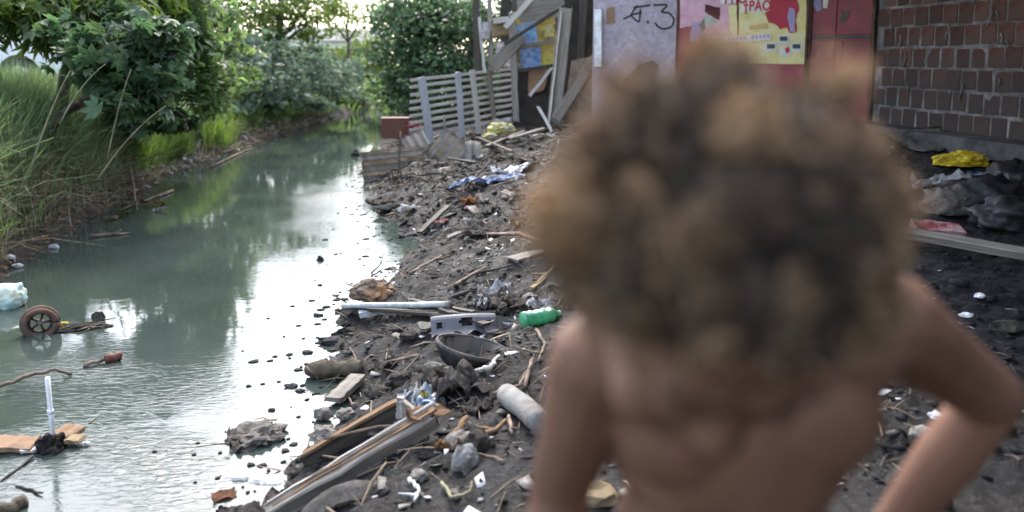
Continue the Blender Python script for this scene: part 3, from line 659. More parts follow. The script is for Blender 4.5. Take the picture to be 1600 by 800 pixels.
# roots and dead branches hanging on the left bank
for i, (u0, v0, u1, v1, lb) in enumerate(((105, 305, 112, 370, 'pale hanging root stub at the left waterline'), (75, 290, 45, 345, 'thin dead root on the near left bank'), (200, 250, 215, 330, 'thin dark twig hanging above the orange leaves'), (330, 262, 395, 232, 'bleached branch lying along the middle left shore'), (270, 300, 190, 330, 'twig lying at the left waterline'), (400, 215, 470, 198, 'pale branch on the littered far shore'), (385, 200, 440, 215, 'dark branch among shore litter'), (140, 372, 205, 366, 'pale stick floating beside the left shore'))):
    a = gnd(u0, v0); b = gnd(u1, v1); stick('dead_branch', (a + Vector((0, 0, .02)), b + Vector((0, 0, .015))), .018, .007, M['twig'], lb, 'branch', 'dead branches on the left bank', 2)

# ================================================================== BUILDINGS
A0 = Vector((3.80, 8.80, 0)); A1 = Vector((4.15, 6.75, 0)); DW = (A1 - A0).normalized(); NW = Vector((DW.y, -DW.x, 0)).normalized()
if NW.x > 0: NW = -NW
def brick_house():
    t = empty('brick_house', A0, 0, 'dark brick house wall on the right with sooty base beside the red metal door', 'building')
    mtx = Matrix((DW, -NW, Vector((0, 0, 1)))).transposed().to_4x4(); inv = Matrix.Translation(-A0)
    Z0 = .70; Ln = 14.0  # unseen length past the camera added to shade the right side
    bm = bmesh.new(); b_box(bm, Ln, .16, 2.9, Matrix.Translation((Ln / 2, .10, Z0 + 1.45)), segs=1)
    wall = bobj('mortar_wall', bm, M['mortar'], t); wall.matrix_local = mtx
    variants = []
    for k in range(5):
        b = bmesh.new(); b_box(b, .186, .05, .186, None, bev=.006, jit=.0022); me = bpy.data.meshes.new('brick'); b.to_mesh(me); b.free(); me.materials.append(M['brick']); variants.append(me)
    V = []; Fs = []; cnt = 0
    for r in range(14):
        off = .1 * (r % 2)
        for c in range(70):
            x = .1 + c * .2 + off - .1 * (r % 2) * 2 * 0; z = Z0 + .1 + r * .2
            if x > Ln - .1: continue
            if c < 15 and r < 9:
                o = bpy.data.objects.new('brick', variants[(c * 7 + r * 3) % 5]); COL.objects.link(o); o.parent = wall
                o.location = (x + random.uniform(-.004, .004), .040 + random.uniform(-.004, .003), z + random.uniform(-.007, .007)); o.rotation_euler = (random.uniform(-.02, .02), random.uniform(-.025, .025), random.uniform(-.02, .02)); cnt += 1
                o.scale = (random.uniform(.88, 1.02), 1, random.uniform(.90, 1.01))
            else:
                me = variants[(c + r) % 5]; k = len(V); V += [tuple(v.co + Vector((x, .040, z))) for v in me.vertices]; Fs += [tuple(i + k for i in p.vertices) for p in me.polygons]
    me = bpy.data.meshes.new('brick_courses'); me.from_pydata(V, [], Fs); me.update(); o = link('brick_courses', me, M['brick'], wall); o['kind'] = 'stuff'
    # mortar smears
    V2 = []
    for k in range(22):
        x = random.uniform(.1, 2.6); z = random.uniform(1.3, 2.4); P = [(x + random.uniform(-.01, .01) + .02 * sin(j), -.0, z - j * .03) for j in range(random.randint(3, 6))]
        tubes('mortar_drip', [(np.array(P), .007)], M['concrete'], wall, 5)
    # unseen roof sheet, its long overhang added to shade the right side
    bm = bmesh.new(); nn = 60
    g = [[bm.verts.new((-.4 + 14.8 * i / nn, -3.1 + 7.1 * j, 3.05 + 1.0 * j + .03 * sin(i * 2 * pi / 3))) for j in (0, .5, 1)] for i in range(nn + 1)]
    for i in range(nn):
        for j in range(2): bm.faces.new((g[i][j], g[i + 1][j], g[i + 1][j + 1], g[i][j + 1]))
    bmesh.ops.solidify(bm, geom=bm.faces[:], thickness=.02); rf = bobj('roof', bm, M['tile_roof'], t); rf.matrix_local = mtx
    # plinth / kerb along the foot
    bm = bmesh.new(); b_box(bm, Ln, .30, .14, Matrix.Translation((Ln / 2, -.14, .86)), segs=12, jit=.008); o = bobj('plinth', bm, mat('dark_damp_concrete', (.085, .082, .082), .9, .3, 5, bump=.6, dirt=(.035, .033, .032), dscale=3), t); o.matrix_local = mtx
brick_house()

def blocker_wall():  # unseen, added to cut the sky light reaching the child from behind
    t = empty('blocker_wall', (2.4, -4.6, 0), 0, 'unseen wall added behind the camera to block sky light', 'wall')
    bm = bmesh.new(); b_box(bm, 6.6, .16, 3.0, Matrix.Translation((0, 0, 1.6)), segs=6, jit=.01); bobj('wall', bm, M['concrete'], t)
blocker_wall()
# poster wall ---------------------------------------------------------
W0 = Vector((1.02, 10.62, 0)); W1 = Vector((3.79, 8.84, 0)); DX = (W1 - W0).normalized(); NX = Vector((DX.y, -DX.x, 0)).normalized()
if NX.y > 0: NX = -NX
WM = Matrix((DX, -NX, Vector((0, 0, 1)))).transposed().to_4x4(); WM.translation = W0   # local x along, z up, -y towards the camera
def onwall(u, v):
    r = Vector(ray(u, v)); o = Vector((0, 0, CAMZ)); t = (W0 - o).dot(NX) / r.dot(NX); p = o + r * t - W0
    return (p.dot(DX), p.z)
def wallpoly(name, px, off, m, parent, th=.002):
    pts = [onwall(u, v) for u, v in px]; mt = WM.copy(); mt.translation = W0 + NX * off
    o = poly_prism(name, pts, th, mt, m); return attach(o, parent, mt)
def rag(px, amp=1.5, n=4):
    out = []
    for a, b in zip(px, px[1:] + px[:1]):
        for k in range(n):
            t = k / n; out.append((a[0] * (1 - t) + b[0] * t + (random.uniform(-amp, amp) if k else 0), a[1] * (1 - t) + b[1] * t + (random.uniform(-amp, amp) if k else 0)))
    return out
def poster_wall():
    t = empty('plastered_wall', W0, 0, 'pale mauve peeling plaster wall with black spray paint left of the posters', 'wall')
    xl = 0.0; xr = onwall(1060, 50)[0]
    def wbox(name, x0, x1, z0, z1, y0, y1, m, par, segs=1, jit=0):
        bm = bmesh.new(); b_box(bm, x1 - x0, y1 - y0, z1 - z0, Matrix.Translation(((x0 + x1) / 2, (y0 + y1) / 2, (z0 + z1) / 2)), segs=segs, jit=jit)
        o = bobj(name, bm, m); return attach(o, par, WM)
    wbox('wall', xl, xr - .012, .5, 3.3, 0, .14, M['plaster'], t)
    # bare patches where the plaster came off
    wallpoly('bare_patch', rag([(962, 140), (1000, 100), (1022, 96), (1030, 108), (1018, 150), (980, 190), (958, 180)], 2), .003, mat('bare_earth_wall', (.11, .075, .08), .95, .3, 9), t)
    wallpoly('bare_patch', rag([(948, 12), (960, 10), (962, 36), (948, 37)], 1), .003, M['cardboard'], t)
    # graffiti strokes
    def stroke(px, r=.011, nm='graffiti'):
        pts = []
        for u, v in px: x, z = onwall(u, v); pts.append((x, -.004, z))
        P = np.array(pts); tt = np.linspace(0, len(P) - 1, len(P) * 6); Q = np.stack([np.interp(tt, np.arange(len(P)), P[:, k]) for k in range(3)], 1)
        for _ in range(3): Q[1:-1] = (Q[:-2] + Q[1:-1] * 2 + Q[2:]) / 4
        V = []; 
        T = np.gradient(Q, axis=0); T /= np.linalg.norm(T, axis=1, keepdims=True) + 1e-9; Nn = np.stack([-T[:, 2], T[:, 1] * 0, T[:, 0]], 1)
        V = np.concatenate([Q + Nn * r, Q - Nn * r]); n = len(Q); Fc = [(i, i + 1, n + i + 1, n + i) for i in range(n - 1)]
        o = link(nm, np_mesh(nm, V, Fc), M['spray']); attach(o, t, WM)
    stroke([(990, 12), (1016, 8)]); stroke([(974, 30), (990, 22), (1003, 20)]); stroke([(996, 8), (985, 24), (999, 36), (1001, 14)]); 
    stroke([(1012, 32), (1013, 37)], .012)
    stroke([(1021, 8), (1045, 7), (1032, 19), (1046, 20), (1054, 30), (1050, 42), (1036, 46), (1026, 40), (1024, 35)])
    # poster board
    b = empty('poster_board', W0, 0, 'red board pasted with torn yellow and pink posters reading PAO', 'sign')
    x0 = xr; xm = onwall(1154, 50)[0]; x1 = onwall(1262, 50)[0]
    wbox('panel', x0, xm - .004, .6, 3.3, -.03, .02, M['red_paint'], b); wbox('panel', xm + .004, x1, .6, 3.3, -.03, .02, M['red_paint'], b)
    for xx in (x0, x1): wbox('edge_strip', xx - .012, xx + .012, .6, 3.3, -.045, .0, M['rust'], b)
    wallpoly('pink_poster', rag([(1064, -40), (1152, -40), (1152, 62), (1125, 62), (1100, 60), (1096, 45), (1085, 40), (1064, 44)], .8), .034, M['paper_pink'], b)
    wallpoly('yellow_poster', rag([(1140, 10), (1153, 8), (1153, 62), (1143, 52)], .6), .037, M['paper_yellow'], b)
    wallpoly('torn_patch', rag([(1103, 7), (1127, 12), (1126, 32), (1115, 26), (1104, 20)], .8), .038, mat('dark_maroon', (.07, .008, .015), .8, .1, 5), b)
    wallpoly('torn_patch', rag([(1083, 37), (1096, 32), (1104, 45), (1096, 66), (1080, 66)], .8), .038, M['paper_mauve'], b)
    wallpoly('torn_patch', rag([(1103, 22), (1114, 27), (1124, 34), (1106, 47), (1100, 38)], .8), .040, mat('grey_green_paper', (.35, .42, .40), .8, .2, 9), b)
    wallpoly('torn_patch', rag([(1094, 40), (1103, 28), (1104, 46), (1099, 50)], .8), .041, M['print_dark'], b)
    wallpoly('torn_patch', rag([(1128, -6), (1154, -8), (1153, 6), (1128, 6)], .5), .0385, M['paper_white'], b)
    wallpoly('yellow_poster', rag([(1156, -40), (1261, -40), (1261, 100), (1156, 100)], .4), .034, M['paper_yellow'], b)
    wallpoly('white_heading', rag([(1158, -30), (1206, -30), (1204, 18), (1160, 20)], .8), .037, M['paper_white'], b)
    wallpoly('torn_red_area', rag([(1204, -40), (1250, -40), (1247, 0), (1250, 12), (1245, 30), (1246, 50), (1236, 52), (1230, 43), (1220, 46), (1212, 37), (1203, 36), (1197, 22), (1205, 12)], 1.2), .038, M['print_red_faded'], b)
    wallpoly('torn_patch', rag([(1234, 12), (1243, 14), (1244, 50), (1236, 50), (1232, 30)], 1), .040, M['paper_mauve'], b)
    wallpoly('pink_band', rag([(1172, 40), (1200, 36), (1203, 45), (1172, 47)], .6), .037, mat('salmon_print', (.62, .40, .20), .8, .1, 5), b)
    wallpoly('white_band', rag([(1105, 60), (1206, 52), (1206, 62), (1107, 70)], .6), .042, M['paper_white'], b)
    for k in range(16):
        if k in (4, 10): continue
        u = 1110 + k * 6.0; vv = 64.5 - k * .55
        wallpoly('printed_mark', [(u, vv - 3), (u + 3.8, vv - 3.3), (u + 3.8, vv + 2.5), (u, vv + 3)], .044, M['paper_mauve'], b, .0012)
    for (u, v) in ((1226, 61), (1206, 73), (1246, 73), (1228, 80)):
        wallpoly('card', rag([(u - 9, v - 7), (u + 9, v - 7), (u + 9, v + 8), (u - 9, v + 8)], .5, 2), .038, M['paper_white'], b)
        if v < 80: wallpoly('card_print', [(u - 6, v - 4), (u + 6, v - 4), (u + 6, v + 3), (u - 6, v + 3)], .041, M['print_dark'], b)
    wallpoly('torn_patch', rag([(1228, 76), (1234, 73), (1236, 80), (1230, 84)], .5), .043, M['print_red'], b)
    def text(s, u, v, h, off, m):
        c = bpy.data.curves.new('lettering', 'FONT'); c.body = s; x, z = onwall(u, v); c.size = h; c.extrude = .0008; c.offset = .004; c.space_character = 1.05
        o = bpy.data.objects.new('lettering', c); dg = bpy.context.evaluated_depsgraph_get(); COL.objects.link(o)
        me = bpy.data.meshes.new_from_object(o.evaluated_get(bpy.context.evaluated_depsgraph_get())); bpy.data.objects.remove(o)
        o = link('lettering', me, m); mt = WM.copy(); mt.translation = W0 + DX * x + Vector((0, 0, z)) + NX * off
        attach(o, b, mt @ Matrix.Rotation(pi / 2, 4, 'X') @ Matrix.Diagonal((.78, 1, 1, 1)))
    text('†PÃO,', 1163, 17, .155, .042, M['print_red']); text('TTIO', 1131, 6, .15, .042, M['print_red_faded'])
    # red door
    dr = empty('metal_door', W0, 0, 'dark red metal double door between the posters and the brick house', 'door')
    xa = onwall(1268, 50)[0]; xb = (W1 - W0).length - .02; xc = xa + (xb - xa) * .42
    zr = onwall(1310, 58)[1]
    def dp(name, a0, a1, z0, z1, y0, y1, m, segs=1, jit=0):
        bm = bmesh.new(); b_box(bm, a1 - a0, y1 - y0, z1 - z0, Matrix.Translation(((a0 + a1) / 2, (y0 + y1) / 2, (z0 + z1) / 2)), bev=.004)
        o = bobj(name, bm, m); return attach(o, dr, WM)
    dp('door_leaf', xa, xc - .003, .75, 3.2, .0, .04, M['red_paint']); dp('door_leaf', xc + .003, xb, .75, 3.2, .0, .04, M['red_paint'])
    dp('frame', xa - .03, xa, .7, 3.25, -.03, .05, M['rust']); dp('frame', xb, xb + .035, .7, 3.25, -.03, .05, M['rust'])
    dp('rail', xa + .01, xb - .01, zr - .012, zr + .012, -.014, .0, M['print_dark'])
    for zz in (zr + .03, zr - .03): dp('rail', xa + .01, xb - .01, zz - .008, zz + .008, -.012, .0, M['red_paint'])
    wallpoly('sticker', rag([(1272, -20), (1283, -20), (1284, 16), (1276, 18), (1271, 8)], .8), .003, M['paper_mauve'], dr)
    wallpoly('sticker', rag([(1286, -20), (1298, -20), (1292, 14), (1286, 12)], .8), .003, M['paper_white'], dr)
    wallpoly('bird_mark', [(1311, 10), (1320, 20), (1329, 14), (1327, 24), (1323, 30), (1314, 37), (1312, 28), (1318, 24)], .003, mat('grey_green_mark', (.12, .11, .08), .8, .2, 5), dr)
    attach(tubes('handle', [(np.array([(xc + .08, -.03, zr - .22), (xc + .08, -.05, zr - .18), (xc + .08, -.05, zr - .08), (xc + .08, -.005, zr - .05)]), .008)], M['rust']), dr, WM)
    # white strip on the corner
    a = onwall(938, 104); c = onwall(938, 15)
    s = beam('white_board', W0 + DX * (a[0]) + NX * .06 + Vector((0, 0, a[1])), W0 + DX * (c[0]) + NX * .06 + Vector((0, 0, c[1])), .02, .10, M['white_paint'], 0, jit=.001, ragged=.003, upv=DX)
    tag(s, 'clean white strip fixed upright to the corner of the plastered wall', 'board')
    # building volume behind
    h = empty('low_house', W0, 0, 'low house behind the posters, mostly out of the picture', 'building')
    bm = bmesh.new(); b_box(bm, 3.6, 3.2, 2.5, Matrix.Translation((1.75, 1.75, 1.75))); o = bobj('wall', bm, M['concrete']); attach(o, h, WM)
    bm = bmesh.new(); b_box(bm, 3.9, 3.7, .05, Matrix.Translation((1.75, 1.6, 3.34))); o = bobj('roof', bm, M['tile_roof']); attach(o, h, WM)
poster_wall()

# wooden shack --------------------------------------------------------
def shack():
    def pt(u, v, d): return at(u, v, d)
    G = 'boards and posts of the wooden shack'
    def bd(nm, a, b, wd, th, m, lb, roll=0, cat='board', jit=.005, upv=Vector((0, 1, 0)), seg=7):
        o = beam(nm, a, b, wd, th, m, roll, jit=jit, ragged=.03, upv=upv, segs=seg); return tag(o, lb, cat, G)
    # widths given across the view: wd is local y (perpendicular to upv), th along upv (depth)
    pd = 13.2
    bd('wooden_post', pt(747, 120, pd + .4), pt(742, -60, pd + .4), .11, .08, M['wood_dark'], 'dark upright post left of all the shack posts', cat='post')
    bd('wooden_post', pt(757, 112, pd), pt(749, 28, pd), .05, .05, M['wood_pale'], 'thin pale post with a torn paper beside it', cat='post')
    bd('wooden_post', pt(768, 112, pd), pt(763, -70, pd), .075, .06, M['wood_grey'], 'tall grey post running out at the top of the picture', cat='post')
    sheet('paper_scrap', pt(759, 48, pd - .1), .16, .28, M['white_cloth'], 'torn white paper caught between two shack posts', 'paper', rot=(pi / 2, .2, .1), amp=.015, n=8)
    bd('box_board', pt(770, 45, pd - .1), pt(800, 42, pd), .28, .18, M['tan'], 'tan box standing between the posts', cat='box')
    bd('board', pt(768, 34, pd - .15), pt(800, 30, pd - .1), .09, .2, M['wood_pale'], 'pale board on top of the tan box')
    bd('wooden_post', pt(806, 190, 12.7), pt(800, 20, 12.9), .10, .06, M['wood_grey'], 'grey board post standing in front of the blue print panels', cat='post')
    bd('diagonal_brace', pt(770, 106, 12.8), pt(815, 55, 12.8), .20, .05, M['wood_grey'], 'wide short plank leaning diagonally between the posts')
    bd('diagonal_brace', pt(790, 68, 12.6), pt(905, -6, 12.3), .05, .05, M['wood_dark'], 'long thin dark pole running diagonally across the print panels')
    bd('diagonal_brace', pt(790, 42, 12.7), pt(832, -4, 12.7), .08, .04, M['wood_pale'], 'pale short plank leaning at the shack top')
    sheet('white_sheet', pt(790, 85, 13.2), .35, .42, M['white_cloth'], 'crumpled pale sheet behind the wide diagonal plank', 'sheet', rot=(pi / 2, .1, .1), amp=.04, n=10)
    # printed panels
    def vp(nm, px, d0, m, lb=None, th=.012, par=None, cat='panel'):
        P = [pt(u, v, d0) for u, v in px]; o0 = P[0]; bm = bmesh.new(); vs = [bm.verts.new(p - o0) for p in P]; f = bm.faces.new(vs)
        r = bmesh.ops.extrude_face_region(bm, geom=[f])
        for v in r['geom']:
            if isinstance(v, bmesh.types.BMVert): v.co.y += th
        o = bobj(nm, bm, m, par); o.location = o0
        if lb: tag(o, lb, cat)
        return o
    vp('print_panel', rag([(806, 30), (866, 12), (872, 104), (812, 112)], 1), 13.05, M['sign_yellow'], 'ochre printed board with faded yellow patch behind the shack rails')
    vp('print_panel', rag([(800, 40), (838, 32), (840, 66), (805, 70)], 1), 13.0, M['sign_blue'], 'upper blue print panel of the shack')
    vp('print_panel', rag([(812, 76), (844, 72), (846, 102), (814, 108)], 1), 13.0, M['blue'], 'lower blue print panel of the shack')
    vp('print_panel', rag([(850, 40), (864, 36), (866, 56), (852, 60)], 1), 13.0, M['yellow_dim'], 'small yellow print between the shack rails', cat='paper')
    bd('rail', pt(810, 73, 12.9), pt(874, 62, 12.9), .055, .05, M['wood_grey'], 'shack rail below the upper blue panel', cat='rail')
    bd('rail', pt(800, 112, 12.85), pt(872, 102, 12.85), .06, .05, M['wood_dark'], 'shack rail below the lower blue panel', cat='rail')
    bd('board', pt(812, 18, 12.8), pt(880, 8, 12.8), .34, .03, M['wood_grey'], 'broad weathered board across the top of the shack')
    vp('dark_board', rag([(800, 112), (872, 104), (862, 200), (800, 196)], 1.5), 13.1, M['ply_dark'], 'dark board closing the lower shack', cat='board')
    vp('cardboard_sheet', rag([(826, 112), (856, 106), (850, 140), (826, 150)], 1.5), 13.0, M['cardboard'], 'brown cardboard below the shack rail', cat='cardboard')
    # large leaning planks
    bd('leaning_plank', pt(866, 192, 11.4), pt(884, 12, 11.8), .19, .05, M['wood_grey'], 'very wide weathered plank leaning upright against the shack', upv=Vector((.25, 1, 0)), seg=10)
    bd('leaning_plank', pt(858, 192, 11.35), pt(877, 18, 11.75), .02, .09, M['wood_pale'], 'pale edge batten of the wide leaning plank')
    bd('leaning_plank', pt(868, 186, 11.2), pt(930, 92, 11.6), .13, .04, M['wood_grey'], 'grey plank leaning right towards the plaster wall')
    bd('leaning_plank', pt(828, 150, 12.2), pt(862, 106, 12.4), .045, .03, M['wood_pale'], 'short pale lath leaning at the right end of the fence')
    bd('leaning_plank', pt(862, 205, 11.0), pt(842, 168, 11.2), .04, .03, M['wood_pale'], 'small pale broken lath by the yellow bag')
    vp('opening_shade_sheet', rag([(880, -40), (934, -40), (934, 95), (888, 110)], 1.5), 12.2, M['ply_dark'], 'dark sheet painting the shade of the opening between shack and plaster wall', cat='board')  # shade of the open doorway put in as a dark sheet
    vp('brown_board', rag([(893, 95), (938, 86), (940, 190), (880, 195)], 1.5), 11.5, mat('weathered_brown_board', (.22, .17, .13), .9, .3, 6), 'brown board low beside the plaster wall', cat='board')
    bd('wooden_post', pt(905, 130, 11.9), pt(915, -50, 12.1), .10, .08, M['wood_dark'], 'dark charred post in the shack doorway', cat='post')
    # back volume of the shack
    for k in range(9):
        u = 790 + k * 17
        bd('back_board', pt(u, 200, 14.6), pt(u + 1, -60, 14.6), .185, .03, M['wood_dark'] if k % 2 else M['ply_dark'], ['leftmost','second','third','fourth','fifth','sixth','seventh','eighth','rightmost'][k] + ' from the left of the dark vertical boards backing the shack', cat='board').__setitem__('group', 'back boards of the shack')
shack()

# pallet fence --------------------------------------------------------
def fence():
    A = at(648, 214, 12.5); Bq = at(826, 182, 14.6); A.z = .30; Bq.z = .48
    t = empty('pallet_fence', A, 0, 'pale slatted pallet fence with broad uprights in front of the trees', 'fence')
    d = (Bq - A); d.z = 0; d.normalize(); n = Vector((d.y, -d.x, 0)); n = n if n.y < 0 else -n
    def on(u, v, off=0):
        r = Vector(ray(u, v)); o = Vector((0, 0, CAMZ)); s = (A - o).dot(n) / r.dot(n); return o + r * s + n * off
    lv = [126, 137, 148, 159, 171, 182, 193, 204, 216]; rv = [104, 111, 120, 130, 140, 149, 158, 168, 178]
    for k, (a, b) in enumerate(zip(lv, rv)):
        u1 = 832 if k < 3 else (822 if k < 5 else 812 - (k - 5) * 4)
        bb = a + (b - a) * (u1 - 640) / 192
        o = beam('slat', on(641, a + random.uniform(-1, 1)), on(u1, bb), .024, .045, M['wood_pale'], 0, None, .005, 8, .02); attach(o, t, BM[0])
    for (u0, u1, v0, v1, wd, m) in ((669, 655, 219, 120, .15, 'wood_blue'), (719, 712, 214, 113, .12, 'wood_blue'), (746, 734, 210, 109, .11, 'wood_pale'), (772, 760, 206, 108, .10, 'wood_grey'), (817, 804, 190, 100, .10, 'wood_grey')):
        o = beam('upright', on(u0, v0, .05) - Vector((0, 0, .08)), on(u1, v1, .05), .028, wd, M[m], 0, None, .004, 6, .01, upv=d); attach(o, t, BM[0])
fence()

# far buildings and car ------------------------------------------------
def far_house(u, v, d, wd, hg, lb, windows=3):
    p = at(u, v, d); b = hgt(p.x, p.y); t = empty('distant_house', (p.x, p.y, b), 0, lb, 'building', 'distant pale houses')
    bm = bmesh.new(); b_box(bm, wd, 6, hg, Matrix.Translation((0, 3, hg / 2))); bobj('wall', bm, M['render_wall'], t)
    bm = bmesh.new(); z = hg
    V = [bm.verts.new(c) for c in ((-wd / 2 - .4, -.5, z), (wd / 2 + .4, -.5, z), (wd / 2 + .4, 6.5, z), (-wd / 2 - .4, 6.5, z), (-wd / 2 - .4, 3, z + 1.1), (wd / 2 + .4, 3, z + 1.1))]
    for f in ((0, 1, 5, 4), (2, 3, 4, 5), (0, 4, 3), (1, 2, 5), (0, 3, 2, 1)): bm.faces.new([V[i] for i in f])
    bobj('roof', bm, M['concrete'], t)
    for k in range(windows):
        x = -wd / 2 + wd * (k + .5) / windows; bm = bmesh.new(); b_box(bm, .9, .06, 1.0, Matrix.Translation((x, -.03, hg * .55))); bobj('window', bm, M['dark_trim'], t)
far_house(545, 82, 75, 5, 2.6, 'white single storey house far off at the bend of the stream', 4)
far_house(470, 82, 85, 7, 3.2, 'pale house further left behind the mossy trunk', 2)
far_house(-60, 90, 45, 12, 3.2, 'pale wall behind the white car at the left edge', 3)
def car():
    s = 13.0 / F; R0 = at(97, 100, 13.0); base_z = max(hgt(R0.x - 1.5, R0.y), .85) + .12
    base = Vector((R0.x - 2.0, R0.y + .9, base_z)); t = empty('parked_car', base, 0, 'white car parked behind the tall grass at the left edge', 'car')
    prof = [(-2.05, .35), (-2.1, .7), (-1.95, .92), (-1.6, .98), (-1.05, 1.42), (-.2, 1.48), (.55, 1.42), (1.15, 1.0), (1.75, .90), (2.0, .78), (2.08, .55), (2.02, .3)]
    arch = lambda cx: [(cx + .36 * cos(a), .32 + .36 * sin(a)) for a in np.linspace(0, pi, 9)]
    low = [(1.68, .28)] + arch(1.28) + [(.9, .26), (-.9, .26)] + arch(-1.28) + [(-1.68, .28)]
    out = prof + low; bm = bmesh.new()
    for sy in (-1,):
        a = [bm.verts.new((x, -.84 + (.13 if z > 1.05 else 0), z)) for x, z in out]; b = [bm.verts.new((x, .84 - (.13 if z > 1.05 else 0), z)) for x, z in out]
        bm.faces.new(a); bm.faces.new(b[::-1])
        for i in range(len(out)): bm.faces.new((a[i], b[i], b[(i + 1) % len(out)], a[(i + 1) % len(out)]))
    bmesh.ops.bevel(bm, geom=[e for e in bm.edges if abs(e.verts[0].co.y - e.verts[1].co.y) < .2 and e.calc_face_angle(0) > .9], offset=.05, segments=3, affect='EDGES')
    bobj('body', bm, M['car_paint'], t)
    for pts in ([(-1.45, 1.0), (-1.0, 1.36), (-.3, 1.41), (-.3, 1.0)], [(-.22, 1.0), (-.22, 1.41), (.5, 1.36), (.98, 1.0)]):
        bm = bmesh.new(); a = [bm.verts.new((x, -.85 + (.12 * (z - .98) / .4), z)) for x, z in pts]; f = bm.faces.new(a); r = bmesh.ops.extrude_face_region(bm, geom=[f])
        for v in r['geom']:
            if isinstance(v, bmesh.types.BMVert): v.co.y += .03
        bobj('window', bm, M['car_glass'], t)
    for cx in (-1.28, 1.28):
        for sy in (-.74, .74):
            bm = lathe_bm([(-.1, .2), (-.1, .29), (-.06, .31), (.06, .31), (.1, .29), (.1, .2)], 24); o = bobj('wheel', bm, M['dark_trim'], t, True); o.location = (cx, sy, .31); o.rotation_euler = (0, 0, pi / 2)
            bm = lathe_bm([(-.105, .05), (-.105, .19), (.105, .19), (.105, .05)], 16); q = bobj('rim', bm, M['tin'], o)
    bm = bmesh.new(); b_box(bm, .08, .3, .14, Matrix.Translation((2.0, -.55, .7)), bev=.02); bobj('headlight', bm, M['tin'], t)
    bm = bmesh.new(); b_box(bm, .08, .3, .14, Matrix.Translation((2.0, .55, .7)), bev=.02); bobj('headlight', bm, M['tin'], t)
car()
exec_marker = 0

# ================================================================== LITTER AND DEBRIS
def scatter(name, n, region, size, m, label, cat, shape='clod', near=(2.0, 9), black=False):
    """many small pieces on the right bank, one joined object"""
    X = rng.uniform(region[0], region[1], n * 2); Y = rng.uniform(region[2] ** .6, region[3] ** .6, n * 2) ** (1 / .6)
    d = X - np.interp(Y, RS[:, 1], RS[:, 0]); k = (d > -.12); X = X[k][:n]; Y = Y[k][:n]; Z = height(X, Y); n = len(X)
    s = size * rng.lognormal(0, .5, n)
    if shape == 'clod':
        bm = bmesh.new(); bmesh.ops.create_icosphere(bm, subdivisions=1, radius=1); bv = np.array([v.co[:] for v in bm.verts]); bf = np.array([[v.index for v in f.verts] for f in bm.faces]); bm.free()
        V = bv[None] * (1 + rng.uniform(-.35, .35, (n, len(bv), 1))) * (s[:, None, None] * rng.uniform(.5, 1.2, (n, 1, 3)) * np.array([1, 1, .6]))
    elif shape == 'chip':
        bv = np.array([(-1, -.6, 0), (1, -.5, .1), (.8, .7, 0), (-.9, .5, .15), (-1, -.6, .12), (1, -.5, .22), (.8, .7, .12), (-.9, .5, .27)], float)
        bf = np.array([(0, 1, 2, 3), (7, 6, 5, 4), (0, 4, 5, 1), (1, 5, 6, 2), (2, 6, 7, 3), (3, 7, 4, 0)])
        V = bv[None] * (1 + rng.uniform(-.4, .4, (n, 8, 1))) * s[:, None, None]
    elif shape == 'twig':
        bv = np.array([(x, r * cos(a), r * sin(a) + (.12 if x == 0 else 0)) for x, r in ((-1, .045), (0, .05), (1, .025)) for a in (0, 2.1, 4.2)])
        bf = np.array([(i * 3 + j, i * 3 + (j + 1) % 3, i * 3 + 3 + (j + 1) % 3, i * 3 + 3 + j) for i in range(2) for j in range(3)])
        V = bv[None] * s[:, None, None] * np.stack([np.ones(n), rng.uniform(.6, 1.4, n), rng.uniform(.6, 1.4, n)], 1)[:, None, :]
    a = rng.uniform(0, 2 * pi, n); c, sn = np.cos(a), np.sin(a); tl = rng.normal(0, .35, n)
    x = V[..., 0] * c[:, None] - V[..., 1] * sn[:, None]; y = V[..., 0] * sn[:, None] + V[..., 1] * c[:, None]; z = V[..., 2] + V[..., 0] * tl[:, None]
    V = np.stack([x + X[:, None], y + Y[:, None], z + Z[:, None] + s[:, None] * .12], -1).reshape(-1, 3)
    Fc = (bf[None] + (np.arange(n) * len(bv))[:, None, None]).reshape(-1, bf.shape[1])
    o = link(name, np_mesh(name, V, Fc), m); return tag(o, label, cat, kind='stuff')
scatter('mud_clods', 1800, (-1.3, 1.2, 2.2, 9.5), .009, M['clod'], 'grey mud clods covering the near right bank', 'mud')
scatter('mud_clods', 1300, (-2.4, 3.5, 6.5, 15), .018, M['clod'], 'mud clods and rubble on the far right bank', 'rubble')
scatter('black_clods', 3500, (.9, 4.6, 2.0, 9.0), .012, M['black_clod'], 'black coal like dirt beside the brick house', 'dirt')
scatter('rubble_chips', 600, (-1.3, 1.2, 2.2, 9.5), .014, M['rubble'], 'pale chips and shards strewn over the mud', 'rubble', 'chip')
scatter('rubble_chips', 700, (-2.2, 3.4, 7, 14), .030, M['rubble'], 'larger broken chips in front of the shack', 'rubble', 'chip')
scatter('dark_flakes', 2600, (-1.3, 2.0, 2.2, 9.5), .011, M['black_clod'], 'dark flakes and charcoal bits in the mud', 'debris', 'chip')
scatter('dark_flakes', 2600, (-2.2, 3.0, 7, 14), .022, M['clod'], 'flat earth coloured flakes on the far right bank', 'debris', 'chip')
scatter('short_fibres', 3200, (-1.3, 2.0, 2.2, 8), .020, M['twig'], 'short straw and wood fibres in the mud', 'debris', 'twig')
scatter('plastic_scraps', 550, (-1.2, 2.4, 2.2, 9.5), .011, M['scrap'], 'tiny pale plastic scraps in the mud', 'litter', 'chip')
scatter('twigs', 1200, (-1.3, 1.3, 2.2, 10), .045, M['twig'], 'dry twigs strewn over the right bank', 'twigs', 'twig')
